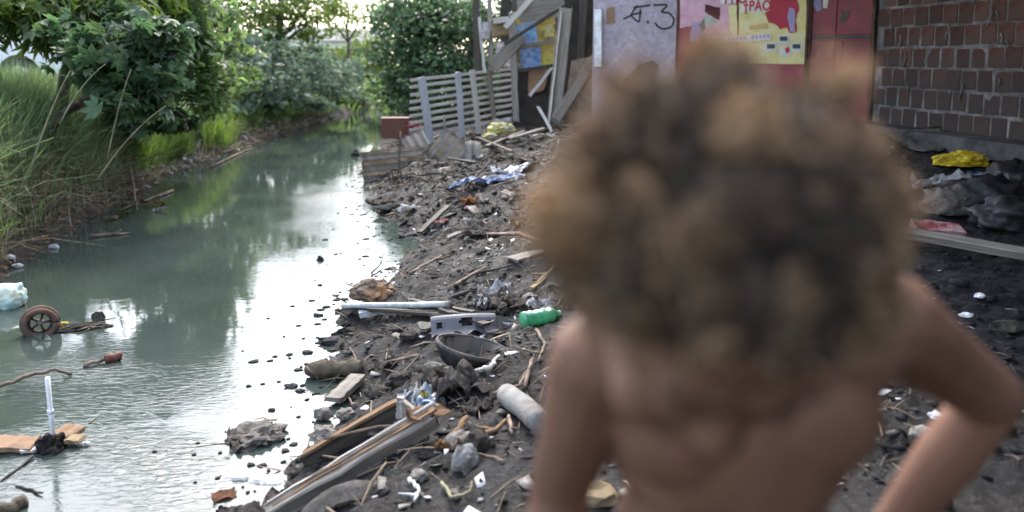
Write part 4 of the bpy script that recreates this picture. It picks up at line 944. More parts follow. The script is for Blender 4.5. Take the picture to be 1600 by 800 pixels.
scatter('twigs', 900, (-2.2, 3.0, 8, 15), .09, M['twig'], 'dry sticks strewn before the fence', 'twigs', 'twig')
def scatter_left(n, size, m, lb, y0=5, y1=22):
    Y = rng.uniform(y0, y1, n); e = rng.uniform(-.05, .6, n); X = np.interp(Y, LS[:, 1], LS[:, 0]) - e; Z = height(X, Y)
    C = np.stack([X, Y, np.maximum(Z, .0) + .015], 1); V, Fc = leaves_simple(C, size, up=.9, droop=0); tag(link('dead_leaves', np_mesh('dead_leaves', V, Fc), m), lb, 'dead leaves', kind='stuff')
scatter_left(1800, .07, M['dead_leaf'], 'brown dead leaves on the left bank'); scatter_left(700, .15, M['cement'], 'pale litter along the far left shore', 9, 22)
lst = []
for k in range(420):
    y = random.uniform(5.2, 22); x = float(np.interp(y, LS[:, 1], LS[:, 0])) - random.uniform(-.05, .45); z = max(hgt(x, y), 0) + .03; ln = random.uniform(.1, .28) * (1 + y * .03); a_ = random.uniform(0, 2 * pi)
    p_ = np.array((x, y, z)); lst.append((wob(p_, p_ + np.array((cos(a_) * ln, sin(a_) * ln, random.uniform(-.08, .10))), 4, .012), np.linspace(.007, .003, 4) * (1 + y * .03)))
tag(tubes('dead_brush', lst, M['twig'], k=4), 'dead brush and twigs matted along the left shore', 'brush', kind='stuff')
# floating bits
def floaters():
    n = 240; Y = rng.uniform(2.4, 12, n); d = -np.abs(rng.normal(0, .24, n)) - .03; X = np.interp(Y, RS[:, 1], RS[:, 0]) + d
    bv = np.array([(-1, -.4, 0), (-.2, -.8, .1), (1, -.2, .0), (.5, .6, .12), (-.6, .7, .0)]); s = .011 * rng.lognormal(0, .6, n)
    V = bv[None] * s[:, None, None] * (1 + rng.uniform(-.4, .4, (n, 5, 1))) + np.stack([X, Y, np.full(n, .004)], 1)[:, None]
    V = np.concatenate([V, V - np.array([0, 0, .03])], 1); k = np.arange(n)[:, None] * 10
    Fs = []
    me = bpy.data.meshes.new('floating_scum'); fl = []
    for q in range(n):
        o = q * 10; fl.append((o, o + 1, o + 2, o + 3, o + 4)); fl += [(o + i, o + (i + 1) % 5, o + 5 + (i + 1) % 5, o + 5 + i) for i in range(5)]
    me.from_pydata([tuple(v) for v in V.reshape(-1, 3)], [], fl); me.update(); tag(link('floating_scum', me, M['black_clod']), 'dark bits floating along the right shore', 'scum', kind='stuff')
floaters()

# --- water objects, left ------------------------------------------------
def on_w(u, v, z=0.0): return flat(u, v, z)
p = on_w(12, 478); lump('plastic_float', p + Vector((0, 0, .06)), (.115, .10, .085), M['turquoise'], 'pale turquoise plastic tub bobbing at the left picture edge', 'tub', amp=.16, sc=1.6, smooth=True, flatb=False, crease=.3, sub=4)
def wheel():
    p = on_w(64, 520); t = empty('old_wheel', p, R(-60), 'rusty muddy wheel half sunk in the stream', 'wheel')
    V = []; ring = [(cos(a), sin(a)) for a in np.linspace(0, 2 * pi, 25)]
    o = tubes('tyre', [(np.array([(0, .085 * c, .06 + .085 * s) for c, s in ring]), .022), (np.array([(.035, .08 * c, .06 + .08 * s) for c, s in ring]), .018)], M['rust'], t, 8)
    tubes('rim', [(np.array([(-.012, .058 * c, .06 + .058 * s) for c, s in ring]), .008)], M['tyre'], t, 6)
    for k in range(5): a = k * 2 * pi / 5; tubes('spoke', [(np.array([(-.01, 0, .06), (-.01, .058 * cos(a), .06 + .058 * sin(a))]), .008)], M['rust'], t, 5)
    bm = lump_bm(.02, .022, .022, .2, sub=2); o = bobj('hub', bm, M['rubble'], t); o.location = (-.01, 0, .06)
wheel()
lump('yellow_scrap', on_w(98, 508, .012), (.05, .02, .02), M['yellow'], 'small yellow scrap floating right of the sunken wheel', 'scrap', rz=.2, sub=2)
def debris_mound(u, v, size, lb, m='clod', seed=1, rz=0, nt_=24, cat='mud'):
    p = on_w(u, v); t = empty('debris_mound', p, rz, lb, cat)
    bm = lump_bm(size[0], size[1], size[2], .5, 1.8, 4, seed, False); bobj('mud', bm, M[m], t)
    lst = []
    for k in range(nt_):
        a = rng.uniform(-1, 1, 3) * np.array(size) * 1.0; a[2] = size[2] * .7; b = a + rng.normal(0, 1, 3) * np.array([size[0], size[1], size[2] * .5]) * .4; b[2] = max(b[2], 0); lst.append((wob(a, b, 4, .004), np.linspace(.004, .002, 4)))
    tubes('twigs', lst, M['twig'], t, 4)['kind'] = 'stuff'; return t
debris_mound(128, 512, (.13, .07, .022), 'low raft of muddy twigs floating behind the yellow scrap', seed=3, rz=.3)
lump('wood_knot', on_w(155, 498, .02), (.04, .03, .045), M['wood_dark'], 'dark stub sticking up at the end of the twig raft', 'stub', sub=3, amp=.4)
a, b = on_w(130, 571, .01), on_w(168, 560, .02)
t = empty('floating_stick', (a + b) / 2, 0, 'brown stick with a thick reddish end floating in the stream', 'stick')
for nm, q0, q1, r_, m_ in (('shaft', a, b, .011, 'twig'), ('thick_end', b - (b - a) * .1, on_w(189, 556, .02), .026, 'rust_box')):
    P = wob(q0 - (a + b) / 2, q1 - (a + b) / 2, 6, .003); tubes(nm, [(P, r_ * (1 + rng.normal(0, .1, 6)))], M[m_], t, 8)
# white pipe standing in a mud knob with a long thin branch resting behind
base = on_w(84, 702); top = at(82, 582, (base.y / FWD[1]) * 1.0); top = Vector((base.x - .005, base.y, 0.0 + .31))
t = empty('white_pipe', base, 0, 'thin white pipe standing upright in a mud lump', 'pipe')
tubes('pipe', [(np.array([(0, 0, -.05), (.0, .0, .12), (-.003, .0, .31)]), .0098)], M['white_paint'], t, 10)
tubes('joint', [(np.array([(-.001, 0, .155), (-.001, 0, .172)]), .0125)], M['white_paint'], t, 10)
lump('mud_lump', base + Vector((0, 0, .01)), (.055, .05, .055), M['clod'], 'mud lump holding the white pipe', 'mud', amp=.5, sub=4)
stick('long_branch', (on_w(-60, 615, .0), on_w(0, 603, .03) , on_w(55, 583, .05), on_w(84, 577, .05), on_w(112, 585, .01)), .012, .007, M['twig'], 'long pale branch lying on the water behind the white pipe', 'branch')
def slab(name, u, v, sx, sy, sz, m, lb, cat, rz=0, tilt=(0, 0), z=.01, jit=.006, group=None, ground=False):
    p = gnd(u, v) + Vector((0, 0, z)) if ground else on_w(u, v, z); bm = bmesh.new(); b_box(bm, sx, sy, sz, None, segs=4, jit=jit)
    o = bobj(name, bm, m); o.location = p; o.rotation_euler = (tilt[0], tilt[1], rz); return tag(o, lb, cat, group)
slab('cardboard_piece', 22, 694, .17, .11, .02, M['cardboard'], 'flat orange brown cardboard left of the white pipe', 'cardboard', .15, (.05, .06), .02)
slab('cardboard_piece', 106, 676, .09, .10, .02, M['cardboard'], 'crumbling orange cardboard right of the white pipe', 'cardboard', -.2, (.1, .1), .03)
slab('cardboard_piece', 112, 686, .09, .05, .015, M['tan'], 'tan wedge lying under the orange cardboard', 'cardboard', -.1, (.15, -.1), .025)
slab('pale_scrap', 52, 702, .085, .04, .012, M['white_cloth'], 'pale flat scrap between cardboard and white pipe', 'scrap', .25, (0, .05), .012)
slab('pale_scrap', 132, 692, .03, .02, .012, M['white_cloth'], 'tiny pale scrap right of the tan wedge', 'scrap', 0, (0, .05), .012)
stick('dark_branch', (on_w(52, 712, .01), on_w(2, 752, .0)), .006, .004, M['wood_dark'], 'thin dark branch slanting below the cardboard', 'branch')
stick('dark_branch', (on_w(25, 760, .0), on_w(66, 770, .01)), .007, .004, M['wood_dark'], 'short dark branch by the bottom left log', 'branch')
stick('thin_reed', (on_w(138, 662, .0), on_w(160, 645, .03)), .004, .002, M['straw'], 'thin straw sticking out of the ripples', 'reed')
stick('sunken_log', (on_w(-35, 815, .0), on_w(42, 782, .015)), .035, .030, M['bark'], 'dark round log at the bottom left corner', 'log')
mound = debris_mound(402, 684, (.115, .10, .045), 'dark spiky heap of muddy rag rising from the stream', 'cloth', 5, .3, 10)
sheet('sunken_rag', on_w(378, 690, .0) + Vector((0, 0, .012)), .12, .2, M['cloth'], 'muddy rag tail trailing in the water left of the heap', 'cloth', rz=.6, amp=.03, n=12, seed=8)
def foam(u, v, sx, sy, lb, seed):
    p = on_w(u, v); bm = bmesh.new(); n = 30; vv = []
    cen = bm.verts.new((0, 0, .008))
    for i in range(n): a = 2 * pi * i / n; rr = 1 + .45 * mnoise.noise(Vector((cos(a) * 1.6, sin(a) * 1.6, seed))) + .25 * mnoise.noise(Vector((cos(a) * 5, sin(a) * 5, seed))); vv.append((bm.verts.new((cos(a) * sx * rr * .6, sin(a) * sy * rr * .6, .010)), bm.verts.new((cos(a) * sx * rr, sin(a) * sy * rr, -.01))))
    for i in range(n): j = (i + 1) % n; bm.faces.new((cen, vv[i][0], vv[j][0])); bm.faces.new((vv[i][0], vv[i][1], vv[j][1], vv[j][0]))
    o = bobj('foam_patch', bm, M['foam'], None, True); o.location = p; tag(o, lb, 'foam')
foam(422, 750, .095, .045, 'larger pale foam patch floating near the bottom', 1.0); foam(372, 748, .05, .02, 'small foam streak left of the large patch', 4.0)
sheet('brown_leaf', on_w(350, 776) + Vector((0, 0, .008)), .09, .07, M['dead_leaf'], 'crinkled brown leaf floating at the bottom of the stream', 'leaf', rz=.5, amp=.012, n=8, seed=3)
for i, (u, v, s, lb) in enumerate(((425, 640, .012, 'single dark pebble on the bright water'), (455, 603, .022, 'flat dark flake floating left of the log'), (470, 610, .016, 'second flat flake floating below the broken log'), (497, 492, .022, 'dark flake floating left of the long pale bar'), (500, 406, .02, 'dark upright speck in the bright reflection'), (555, 243, .055, 'dark pointed stub standing in the far water'), (520, 532, .05, 'dark floating crust near the muddy shore'), (524, 460, .018, 'small yellowish ball floating by the brown rock'), (500, 445, .012, 'tiny dark speck in the water'), (480, 550, .02, 'small dark flake above the log'))):
    lump('floating_bit', on_w(u, v, .004), (s * 1.5, s, s * (1.6 if i in (4, 5) else .45)), M['yellow_dim'] if i == 7 else M['black_clod'], lb, 'flotsam', sub=2, amp=.5, seed=i)
# banana like leaves at the left shore
for i, (u, v, sx, sy, m_, lb) in enumerate(((238, 316, .34, .12, 'dead_leaf', 'long orange brown leaf lying at the left waterline'), (205, 318, .22, .12, 'straw', 'yellow withered leaf beside the orange one'), (250, 326, .16, .06, 'white_cloth', 'pale scrap at the tip of the orange leaf'), (190, 335, .2, .10, 'leaf_light', 'yellow green leaf drooping to the left waterline'), (208, 302, .16, .10, 'dead_leaf', 'small orange leaf higher on the left bank'), (175, 340, .2, .08, 'straw', 'straw coloured leaf hanging at the waterline'))):
    sheet('withered_leaf', on_w(u, v, .03), sx, sy, M[m_], lb, 'leaf', rz=.3 * i, amp=.035, n=10, seed=i + 20, ragged=.5)
for i, (u, v, lb) in enumerate(((85, 388, 'pale stone on the dark left shore'), (15, 405, 'pale scrap near the left picture edge'), (28, 418, 'small pale stone by the left edge'), (120, 230, 'pale scrap in the dry grass'), (178, 228, 'off white scrap hanging in dry grass'))):
    lump('pale_stone', gnd(u, v) + Vector((0, 0, .01)), (.045, .03, .025), M['white_cloth'], lb, 'stone', sub=2, seed=i, amp=.35)

# --- right bank things ---------------------------------------------------
def bottle():
    a = gnd(817, 515); b = gnd(872, 497); c = (a + b) / 2 + Vector((0, 0, .035)); d = (b - a); L = d.length
    t = empty('plastic_bottle', c, math.atan2(d.y, d.x), 'crushed green plastic bottle lying in the mud beside the child', 'bottle')
    pr = [(-.5, .30), (-.49, .9), (-.44, 1), (-.36, .86), (-.30, 1), (-.2, .85), (-.1, 1), (0, .9), (.08, 1.0), (.16, .86), (.24, 1), (.32, .85), (.40, .4), (.46, .32), (.5, .32)]
    bm = lathe_bm([(x * L * 1.05, r * .040) for x, r in pr], 20, .22, 3); bobj('body', bm, M['green_glass'], t, True)
    bm = lathe_bm([(.49 * L, .014), (.49 * L, .016), (.56 * L, .016), (.56 * L, .012)], 12); bobj('cap', bm, M['green_cap'], t, True)
bottle()
def car_trim():
    a = gnd(678, 545); b = gnd(772, 515); c = (a + b) / 2 + Vector((0, 0, .07)); d = b - a; L = d.length * 1.05
    t = empty('bumper_piece', c, math.atan2(d.y, d.x), 'broken grey and black plastic car panel with an oval hole', 'car part')
    mt = Matrix.Translation(c) @ Matrix.Rotation(math.atan2(d.y, d.x), 4, 'Z') @ Matrix.Rotation(R(-48), 4, 'X')
    bm = bmesh.new(); nx, nz = 24, 8; g = []
    for i in range(nx + 1):
        row = []
        for j in range(nz + 1):
            x = (i / nx - .5) * L * 1.0; z = (j / nz - .5) * .12 * (1 - .12 * sin(i / nx * 3)); y = -.02 * sin(i / nx * pi) + .008 * sin(j / nz * pi * 2)
            if j == 0: z += .012 * sin(i * .9)
            row.append(bm.verts.new((x, y, z)))
        g.append(row)
    for i in range(nx):
        for j in range(nz):
            if ((i - 12.5) / 3.2) ** 2 + ((j - 4) / 1.4) ** 2 < 1 or (i in (2, 3) and j in (3, 4)) or (i == 21 and j == 4): continue
            bm.faces.new((g[i][j], g[i + 1][j], g[i + 1][j + 1], g[i][j + 1]))
    bmesh.ops.solidify(bm, geom=bm.faces[:], thickness=.004); o = bobj('panel', bm, M['grey_plastic']); attach(o, t, mt)
    def pb(nm, sx, sy, sz, loc, m, rx=0):
        bm = bmesh.new(); b_box(bm, sx, sy, sz, Matrix.Translation(loc) @ Matrix.Rotation(rx, 4, 'Y'), segs=5, jit=.003); o = bobj(nm, bm, m); attach(o, t, mt)
    pb('upper_flange', L * 1.04, .045, .012, (0, .02, .066), M['black_plastic'])
    pb('backing', L * .98, .006, .11, (0, .035, 0), M['black_plastic'])
    pb('torn_wing', L * .42, .01, .09, (L * .68, .03, .0), M['black_plastic'], .25)
    pb('torn_wing', L * .3, .05, .012, (L * .72, .0, -.03), M['grey_plastic'], .35)
car_trim()
def dark_tray():
    p = gnd(735, 570); t = empty('dark_basin', p, .1, 'dark shallow basin lying open under the broken car panel', 'basin')
    bm = lathe_bm([(0, .02), (.0, .11), (.03, .135), (.05, .14), (.05, .13), (.012, .10), (.01, .02)], 20, .15, 1); o = bobj('bowl', bm, M['black_plastic'], t, True); o.rotation_euler = (0, -pi / 2 + .25, 0); o.scale = (1.6, 1, 1.25)
    tubes('rim', [(np.array([(.048, .138 * cos(a), .138 * sin(a)) for a in np.linspace(0, 2 * pi, 25)]), .007)], M['tyre'], o, 6)
dark_tray()
def gb(nm, u0, v0, u1, v1, wd, th, m, lb, cat='board', lift=.02, roll=0, lift1=None, group=None, seg=8, rag_=.01):
    a = gnd(u0, v0) + Vector((0, 0, lift)); b = gnd(u1, v1) + Vector((0, 0, lift if lift1 is None else lift1)); o = beam(nm, a, b, wd, th, M[m], roll, ragged=rag_, segs=seg, jit=.003); return tag(o, lb, cat, group)
def long_bar():
    a = flat(537, 478, .10); b = gnd(702, 490) + Vector((0, 0, .05)); b.z = max(b.z, .12)
    t = empty('long_metal_bar', (a + b) / 2, 0, 'long pale metal bar lying level from the mud over the water', 'bar')
    c = (a + b) / 2; tubes('bar', [(wob(a - c, b - c, 8, .0015), .017)], M['tin'], t, 8)
    o = tubes('end_cap', [(np.array([b - c - (b - a).normalized() * .015, b - c + (b - a).normalized() * .012]), .021)], M['wood_grey'], t, 8)
    gb('dark_plank', 540, 488, 690, 500, .06, .02, 'wood_dark', 'dark plank lying under the long pale bar', lift=.03)
long_bar()
slab('tin_can', 580, 499, .14, .05, .035, M['tin'], 'small pale tin lying below the long bar', 'tin', .25, (0, -.12), .04, .003, ground=True)
stick('root_stub', (gnd(600, 500) + Vector((0, 0, .03)), gnd(608, 490) + Vector((0, 0, .05)), gnd(604, 484) + Vector((0, 0, .03))), .014, .008, M['wood_pale'], 'curled pale stub beside the small tin', 'root')
def rock():
    p = gnd(585, 465); p.z = max(p.z, 0); o = lump('brown_rock', p + Vector((0, 0, .035)), (.145, .10, .085), mat('orange_brown_rock', (.20, .15, .12), .8, .3, 9, dirt=(.34, .19, .09), dscale=5, bump=.6), 'orange brown rock at the water edge above the long bar', 'rock', rz=.5, amp=.35, sc=1.1, sub=4)
rock()
def log():
    a = flat(478, 578, .035); b = flat(570, 572, .06); b.y -= .02
    t = empty('broken_log', a, 0, 'short rotten log with split end lying in the shallows', 'log')
    P = wob((0, 0, 0), b - a, 12, .004); rr = .042 * (1 + rng.normal(0, .07, 12)); rr[0] *= .55
    bm = bmesh.new(); V, Q, C = tube_np(P, rr, 14); vs = [bm.verts.new(Vector(v) * 1 + Vector((0, mnoise.noise(Vector(v) * 60) * .008, mnoise.noise(Vector(v) * 55 + Vector((3, 3, 3))) * .010))) for v in V]
    for f in Q + C: bm.faces.new([vs[i] for i in f])
    bobj('trunk', bm, M['bark'], t, True)
    tubes('stub', [(np.array([(.045, -.01, -.01), (.05, -.03, -.05)]), .013)], M['bark'], t, 7)
    for k in range(4): tubes('split_end', [(np.array([(.01 + k * .008, -.03, .03 - k * .012), (.05 + k * .008, -.046, -.0 - k * .01)]), .0045)], M['twig'], t, 5)
log()
gb('plank_stub', 520, 635, 560, 598, .085, .03, 'wood_grey', 'short broad plank stub at the waterline below the log', lift=.03)
gb('plank_stub', 535, 524, 545, 520, .03, .02, 'wood_dark', 'tiny dark block on the shore', lift=.01)
lump('dark_crust', flat(520, 535, .01), (.07, .035, .02), M['black_clod'], 'dark crust of mud poking from the bright water', 'mud', sub=3, amp=.5, seed=12)
lump('dark_crust', flat(545, 520, .01), (.08, .04, .03), M['clod'], 'second crust of mud joined to the shore', 'mud', sub=3, amp=.5, seed=14)
def wood_frame():
    # broken drawer-like wooden box
    A = flat(475, 724, .04); B = gnd(628, 664) + Vector((0, 0, .07)); C = gnd(668, 690) + Vector((0, 0, .05)); D = flat(540, 735, .03)
    t = empty('wooden_box', A, 0, 'broken open wooden box with a dark hollow at the waterline', 'box')
    def part(nm, a, b, wd, th, m, upv=Vector((0, 0, 1)), jit=.003, rg=.01):
        o = beam(nm, a, b, wd, th, m, 0, jit=jit, ragged=rg, upv=upv); attach(o, t, BM[0])
    part('side_board', A, B, .022, .07, M['wood_dark']); part('top_strip', A + Vector((0, -.004, .04)), B + Vector((0, -.004, .04)), .04, .012, M['wood_brown'])  # dark side and floor boards paint the shade inside the box
    part('end_board', B, C, .02, .08, M['wood_grey']); part('floor_board', (A + D) / 2 - Vector((0, 0, .03)), (B + C) / 2 - Vector((0, 0, .05)), .15, .01, M['wood_dark'])
    part('end_post', B + Vector((.0, -.01, -.03)), B + Vector((0, -.01, .045)), .035, .035, M['wood_pale'])
wood_frame()
def long_beam():
    A = flat(395, 800, .02); B = gnd(678, 688) + Vector((0, 0, .075))
    A = flat(420, 806, .04)
    t = empty('curved_beam', A, 0, 'long weathered timber with an orange worn edge running into the water', 'timber')
    def part(nm, a, b, wd, th, m, roll=0): 
        o = beam(nm, a, b, wd, th, m, roll, jit=.004, ragged=.015); attach(o, t, BM[0])
    part('timber', A, B, .055, .07, M['wood_grey'], R(20)); part('worn_edge', A + Vector((.01, .012, .036)), B + Vector((0, .01, .036)), .03, .012, M['wood_brown'], R(10)); part('upper_lip', A + Vector((0, .035, .03)), B + Vector((0, .035, .045)), .012, .02, M['wood_pale'])
    sheet('torn_end', B + Vector((-.02, .03, .02)), .16, .10, M['cardboard'], rz=.5, amp=.02, n=10, seed=4).parent = None
long_beam()
for o in list(COL.objects):
    if o.name.startswith('torn_end'): tag(o, 'torn tan flap at the upper end of the long timber', 'cardboard')
def tyre_arc():
    p = gnd(560, 800); pts = []
    q = [(470, 812, .02), (490, 790, .06), (520, 768, .10), (555, 758, .12), (590, 762, .11), (606, 772, .08)]
    P = np.array([flat(u, v, z + .08) for u, v, z in q]); t = empty('bark_curve', P[0], 0, 'curved grey tyre strip arching at the bottom edge of the picture', 'tyre')
    P = P - P[0]; bm = bmesh.new(); tt = np.linspace(0, len(P) - 1, 30); Q = np.stack([np.interp(tt, np.arange(len(P)), P[:, k]) for k in range(3)], 1)
    for _ in range(6): Q[1:-1] = (Q[:-2] + Q[1:-1] * 2 + Q[2:]) / 4
    T = np.gradient(Q, axis=0); T /= np.linalg.norm(T, axis=1, keepdims=True); rows = []
    for i in range(30):
        s = np.cross(T[i], (0, 0, 1)); s /= np.linalg.norm(s); up = np.array([0, 0, 1.0]); 
        rows.append([bm.verts.new(Vector(Q[i] + s * a * .05 + up * b + rng.normal(0, .0012, 3))) for a, b in ((-1, -.02), (-.6, .006), (0, .012), (.6, .006), (1, -.02))])
    for i in range(29):
        for j in range(4): bm.faces.new((rows[i][j], rows[i + 1][j], rows[i + 1][j + 1], rows[i][j + 1]))
    bmesh.ops.solidify(bm, geom=bm.faces[:], thickness=.012); bobj('tread', bm, mat('grey_worn_rubber', (.17, .155, .14), .8, .3, 12, bump=.6), t, True)
tyre_arc()
sheet('muddy_rag', flat(400, 800, .04), .28, .16, M['cloth'], 'muddy folded rag at the foot of the long timber', 'cloth', rz=.3, amp=.05, n=24, seed=2)
sheet('muddy_rag', flat(545, 800, .03), .3, .10, M['cloth'], 'dark wet rag under the curved tyre strip', 'cloth', rz=.1, amp=.04, n=18, seed=6)
lump('hollow_stump', gnd(510, 695) + Vector((0, 0, .03)), (.075, .045, .045), M['wood_grey'], 'short gnarled stump left of the wooden box', 'stump', rz=-.4, amp=.45, sub=4, seed=4)
lump('pale_stone', gnd(505, 656) + Vector((0, 0, .02)), (.04, .03, .035), M['rubble'], 'upright pale stone near the waterline', 'stone', amp=.35, sub=3, seed=6)
lump('pale_stone', gnd(540, 655) + Vector((0, 0, .02)), (.045, .035, .03), M['rubble'], 'rounded pale stone below the plank stub', 'stone', amp=.35, sub=3, seed=9)
# plastic bag, cloths
def bag():
    p = gnd(656, 645); t = empty('plastic_bag', p, 0, 'crumpled pale blue plastic bag with a yellow patch', 'bag')
    for k, (dx, dy, s, m_) in enumerate(((0, -.02, 1, 'light_blue'), (.01, .06, .8, 'light_blue'), (-.03, .02, .7, 'white_cloth'))):
        o = sheet('film', (dx, dy, .03 + .01 * k), .13 * s, .11 * s, M[m_], rz=k * .9, amp=.06, n=18, seed=30 + k, parent=t)
    bm = lump_bm(.025, .02, .012, .4, sub=3); o = bobj('yellow_patch', bm, M['yellow'], t); o.location = (.012, .03, .065)
    tubes('blue_rim', [(np.array([(.03 + .03 * cos(a), -.05 + .026 * sin(a), .045 + .012 * sin(a)) for a in np.linspace(0, 5, 14)]), .006)], mat('bright_blue_film', (.25, .42, .75), .3, .2, 12, spec=.6), t, 6)
bag()
for i, (u, v, sx, sy, rz, amp, m_, lb) in enumerate(((712, 612, .26, .20, .4, .08, 'cloth', 'large crumpled grey brown cloth above the blue bag'), (690, 590, .22, .10, -.5, .05, 'cloth', 'narrow twisted cloth below the dark basin'), (745, 640, .12, .10, .9, .03, 'cloth', 'small muddy rag right of the crumpled cloth'), (775, 460, .2, .10, .5, .06, 'white_cloth', 'torn dull film caught on sticks above the green bottle'), (800, 475, .24, .14, .1, .05, 'cloth', 'grey cloth bundle left of the tan lath'), (700, 700, .10, .08, .1, .03, 'cardboard', 'frayed brown lump beside the long timber'), (758, 480, .1, .14, .3, .05, 'grey_plastic', 'dark glossy film folded upright by the panel'), (610, 570, .16, .10, .4, .03, 'cloth', 'muddy rag right of the broken log'), (760, 360, .45, .3, .2, .05, 'cloth', 'large flat muddy cloth on the middle of the bank'), (845, 480, .16, .12, .3, .04, 'white_cloth', 'greyish plastic behind the bottle'))):
    p = gnd(u, v); sheet('crumpled_cloth' if 'cloth' in lb or 'rag' in lb else 'scrap', p + Vector((0, 0, amp * .4)), sx, sy, M[m_], lb, 'cloth' if 'cloth' in lb or 'rag' in lb else 'scrap', rz=rz, amp=amp, n=26, seed=50 + i)
# cylindrical pale log by the arm, blocks
def round_log():
    a = gnd(792, 632) + Vector((0, 0, .04)); b = gnd(848, 680) + Vector((0, 0, .04)); c = (a + b) / 2; t = empty('pale_log', c, 0, 'thick pale plaster crusted log beside the arm of the child', 'log')
    tubes('stem', [(wob(a - c, b - c, 8, .003), .042 * (1 + rng.normal(0, .06, 8)))], M['concrete'], t, 12)
    bm = lump_bm(.05, .04, .03, .4, sub=3); o = bobj('crust', bm, M['rubble'], t); o.location = (.03, -.03, -.005)
round_log()
for i, (u, v, s, m_, lb) in enumerate(((727, 730, (.05, .04, .055), 'concrete', 'squat pale block standing below the frayed lump'), (715, 695, (.06, .04, .03), 'rubble', 'rough tan lump at the end of the timber'), (655, 748, (.03, .03, .02), 'rubble', 'pale pebble below the timber'), (680, 575, (.05, .03, .02), 'rubble', 'flat tile shard left of the dark basin'), (828, 470, (.05, .04, .03), 'rubble', 'grey stone above the green bottle'), (620, 515, (.05, .05, .02), 'clod', 'flat stone by the small tin'), (640, 528, (.05, .04, .025), 'clod', 'flat grey stone left of the car panel'), (745, 700, (.05, .04, .04), 'clod', 'round clod right of the pale block'), (800, 600, (.05, .03, .02), 'clod', 'dark clod by the forked twig'), (590, 620, (.06, .05, .035), 'clod', 'rounded clod on the shore above the box'), (625, 600, (.07, .05, .04), 'clod', 'large clod right of the waterline rag'))):
    lump('block' if 'block' in lb else 'stone', gnd(u, v) + Vector((0, 0, s[2] * .4)), s, M[m_], lb, 'stone', rz=i, amp=.28, sub=3, seed=70 + i)
slab('tile_shard', 668, 520, .10, .07, .014, M['rubble'], 'pale square tile shard above the car panel', 'tile', .5, (.2, .1), .03, .004, ground=True)
# sticks
for i, (pts, r0, r1, m_, lb) in enumerate((([(830, 458), (874, 418)], .014, .012, 'tan', 'straight tan lath leaning on the bank behind the child'),
        ([(820, 610), (830, 575), (838, 560)], .010, .006, 'twig', 'forked pale twig beside the shoulder'), ([(770, 620), (812, 612), (822, 590)], .007, .005, 'twig', 'thin bent twig on blue grey ash'),
        ([(735, 590), (765, 585), (780, 565)], .014, .008, 'wood_pale', 'bent pale root curling out of the dark basin'), ([(740, 700), (790, 668)], .012, .008, 'wood_brown', 'brown stick left of the pale log'), ([(690, 705), (730, 662)], .016, .010, 'wood_brown', 'thick brown stick behind the frayed lump'),
        ([(838, 520), (852, 548), (840, 575)], .009, .006, 'twig', 'twig curving under the green bottle'), ([(620, 490), (720, 466), (760, 455)], .012, .008, 'wood_dark', 'long dark stick lying behind the pale bar'), ([(700, 455), (760, 425)], .014, .010, 'twig', 'muddy branch half buried in the bank'), ([(640, 430), (690, 405)], .012, .008, 'twig', 'grey branch near the inner shore'),
        ([(640, 755), (655, 778), (648, 795)], .007, .005, 'tin', 'bent pale wire hanging over the tyre strip'), ([(690, 760), (705, 790), (735, 780), (738, 765)], .006, .004, 'straw', 'looped pale root near the bottom edge'), ([(795, 655), (800, 690)], .008, .006, 'twig', 'short upright twig by the pale log'), ([(655, 560), (600, 575)], .008, .005, 'twig', 'thin twig on the muddy slope'), ([(745, 430), (800, 420)], .010, .006, 'wood_dark', 'dark stick on the middle bank'), ([(560, 455), (540, 448)], .006, .004, 'twig', 'thin twig over bright water'),
        ([(580, 430), (597, 415)], .008, .004, 'wood_dark', 'bare twig in the bright reflection'))):
    stick('stick', [gnd(u, v) + Vector((0, 0, .025 if k else .012)) for k, (u, v) in enumerate(pts)], r0, r1, M[m_], lb, 'stick', 'sticks on the right bank', 1)
gb('tan_lath', 832, 456, 872, 420, .03, .014, 'tan', 'flat tan lath laid beside the round one')
gb('charred_plank', 690, 495, 760, 520, .05, .02, 'wood_dark', 'charred plank between the pale bar and the car panel', lift=.04)
gb('charred_plank', 640, 480, 740, 500, .04, .02, 'wood_dark', 'charred lath under the right end of the pale bar', lift=.04)
gb('grey_board', 800, 410, 860, 395, .12, .014, 'wood_grey', 'grey corrugated board flat in the mud behind the head', lift=.02)
gb('grey_board', 655, 372, 700, 330, .06, .02, 'wood_dark', 'dark board standing near the inner shore', lift=.05)
gb('broken_board', 700, 375, 760, 352, .09, .02, 'wood_grey', 'broken grey board on the middle of the bank')
# middle bank coloured things
sheet('blue_tarpaulin', gnd(762, 288) + Vector((0, 0, .05)), .75, .24, M['blue'], 'long crumpled blue tarpaulin strip lying on the bank', 'tarpaulin', rz=.55, amp=.07, n=26, seed=9)
sheet('white_film', gnd(800, 272) + Vector((0, 0, .05)), .5, .2, M['light_blue'], 'pale blue film at the upper end of the tarpaulin', 'film', rz=.4, amp=.05, n=16, seed=19)
sheet('orange_scrap', gnd(733, 318) + Vector((0, 0, .03)), .16, .12, M['orange'], 'crumpled orange wrapper below the blue tarpaulin', 'wrapper', rz=.4, amp=.05, n=12, seed=10)
sheet('red_scrap', gnd(690, 350) + Vector((0, 0, .03)), .14, .08, M['red'], 'small dark red scrap near the inner shore', 'scrap', rz=.4, amp=.03, n=10, seed=11)
sheet('pink_scrap', gnd(731, 330) + Vector((0, 0, .03)), .08, .05, M['paper_pink'], 'small pink scrap under the orange wrapper', 'scrap', rz=.4, amp=.02, n=10, seed=12)
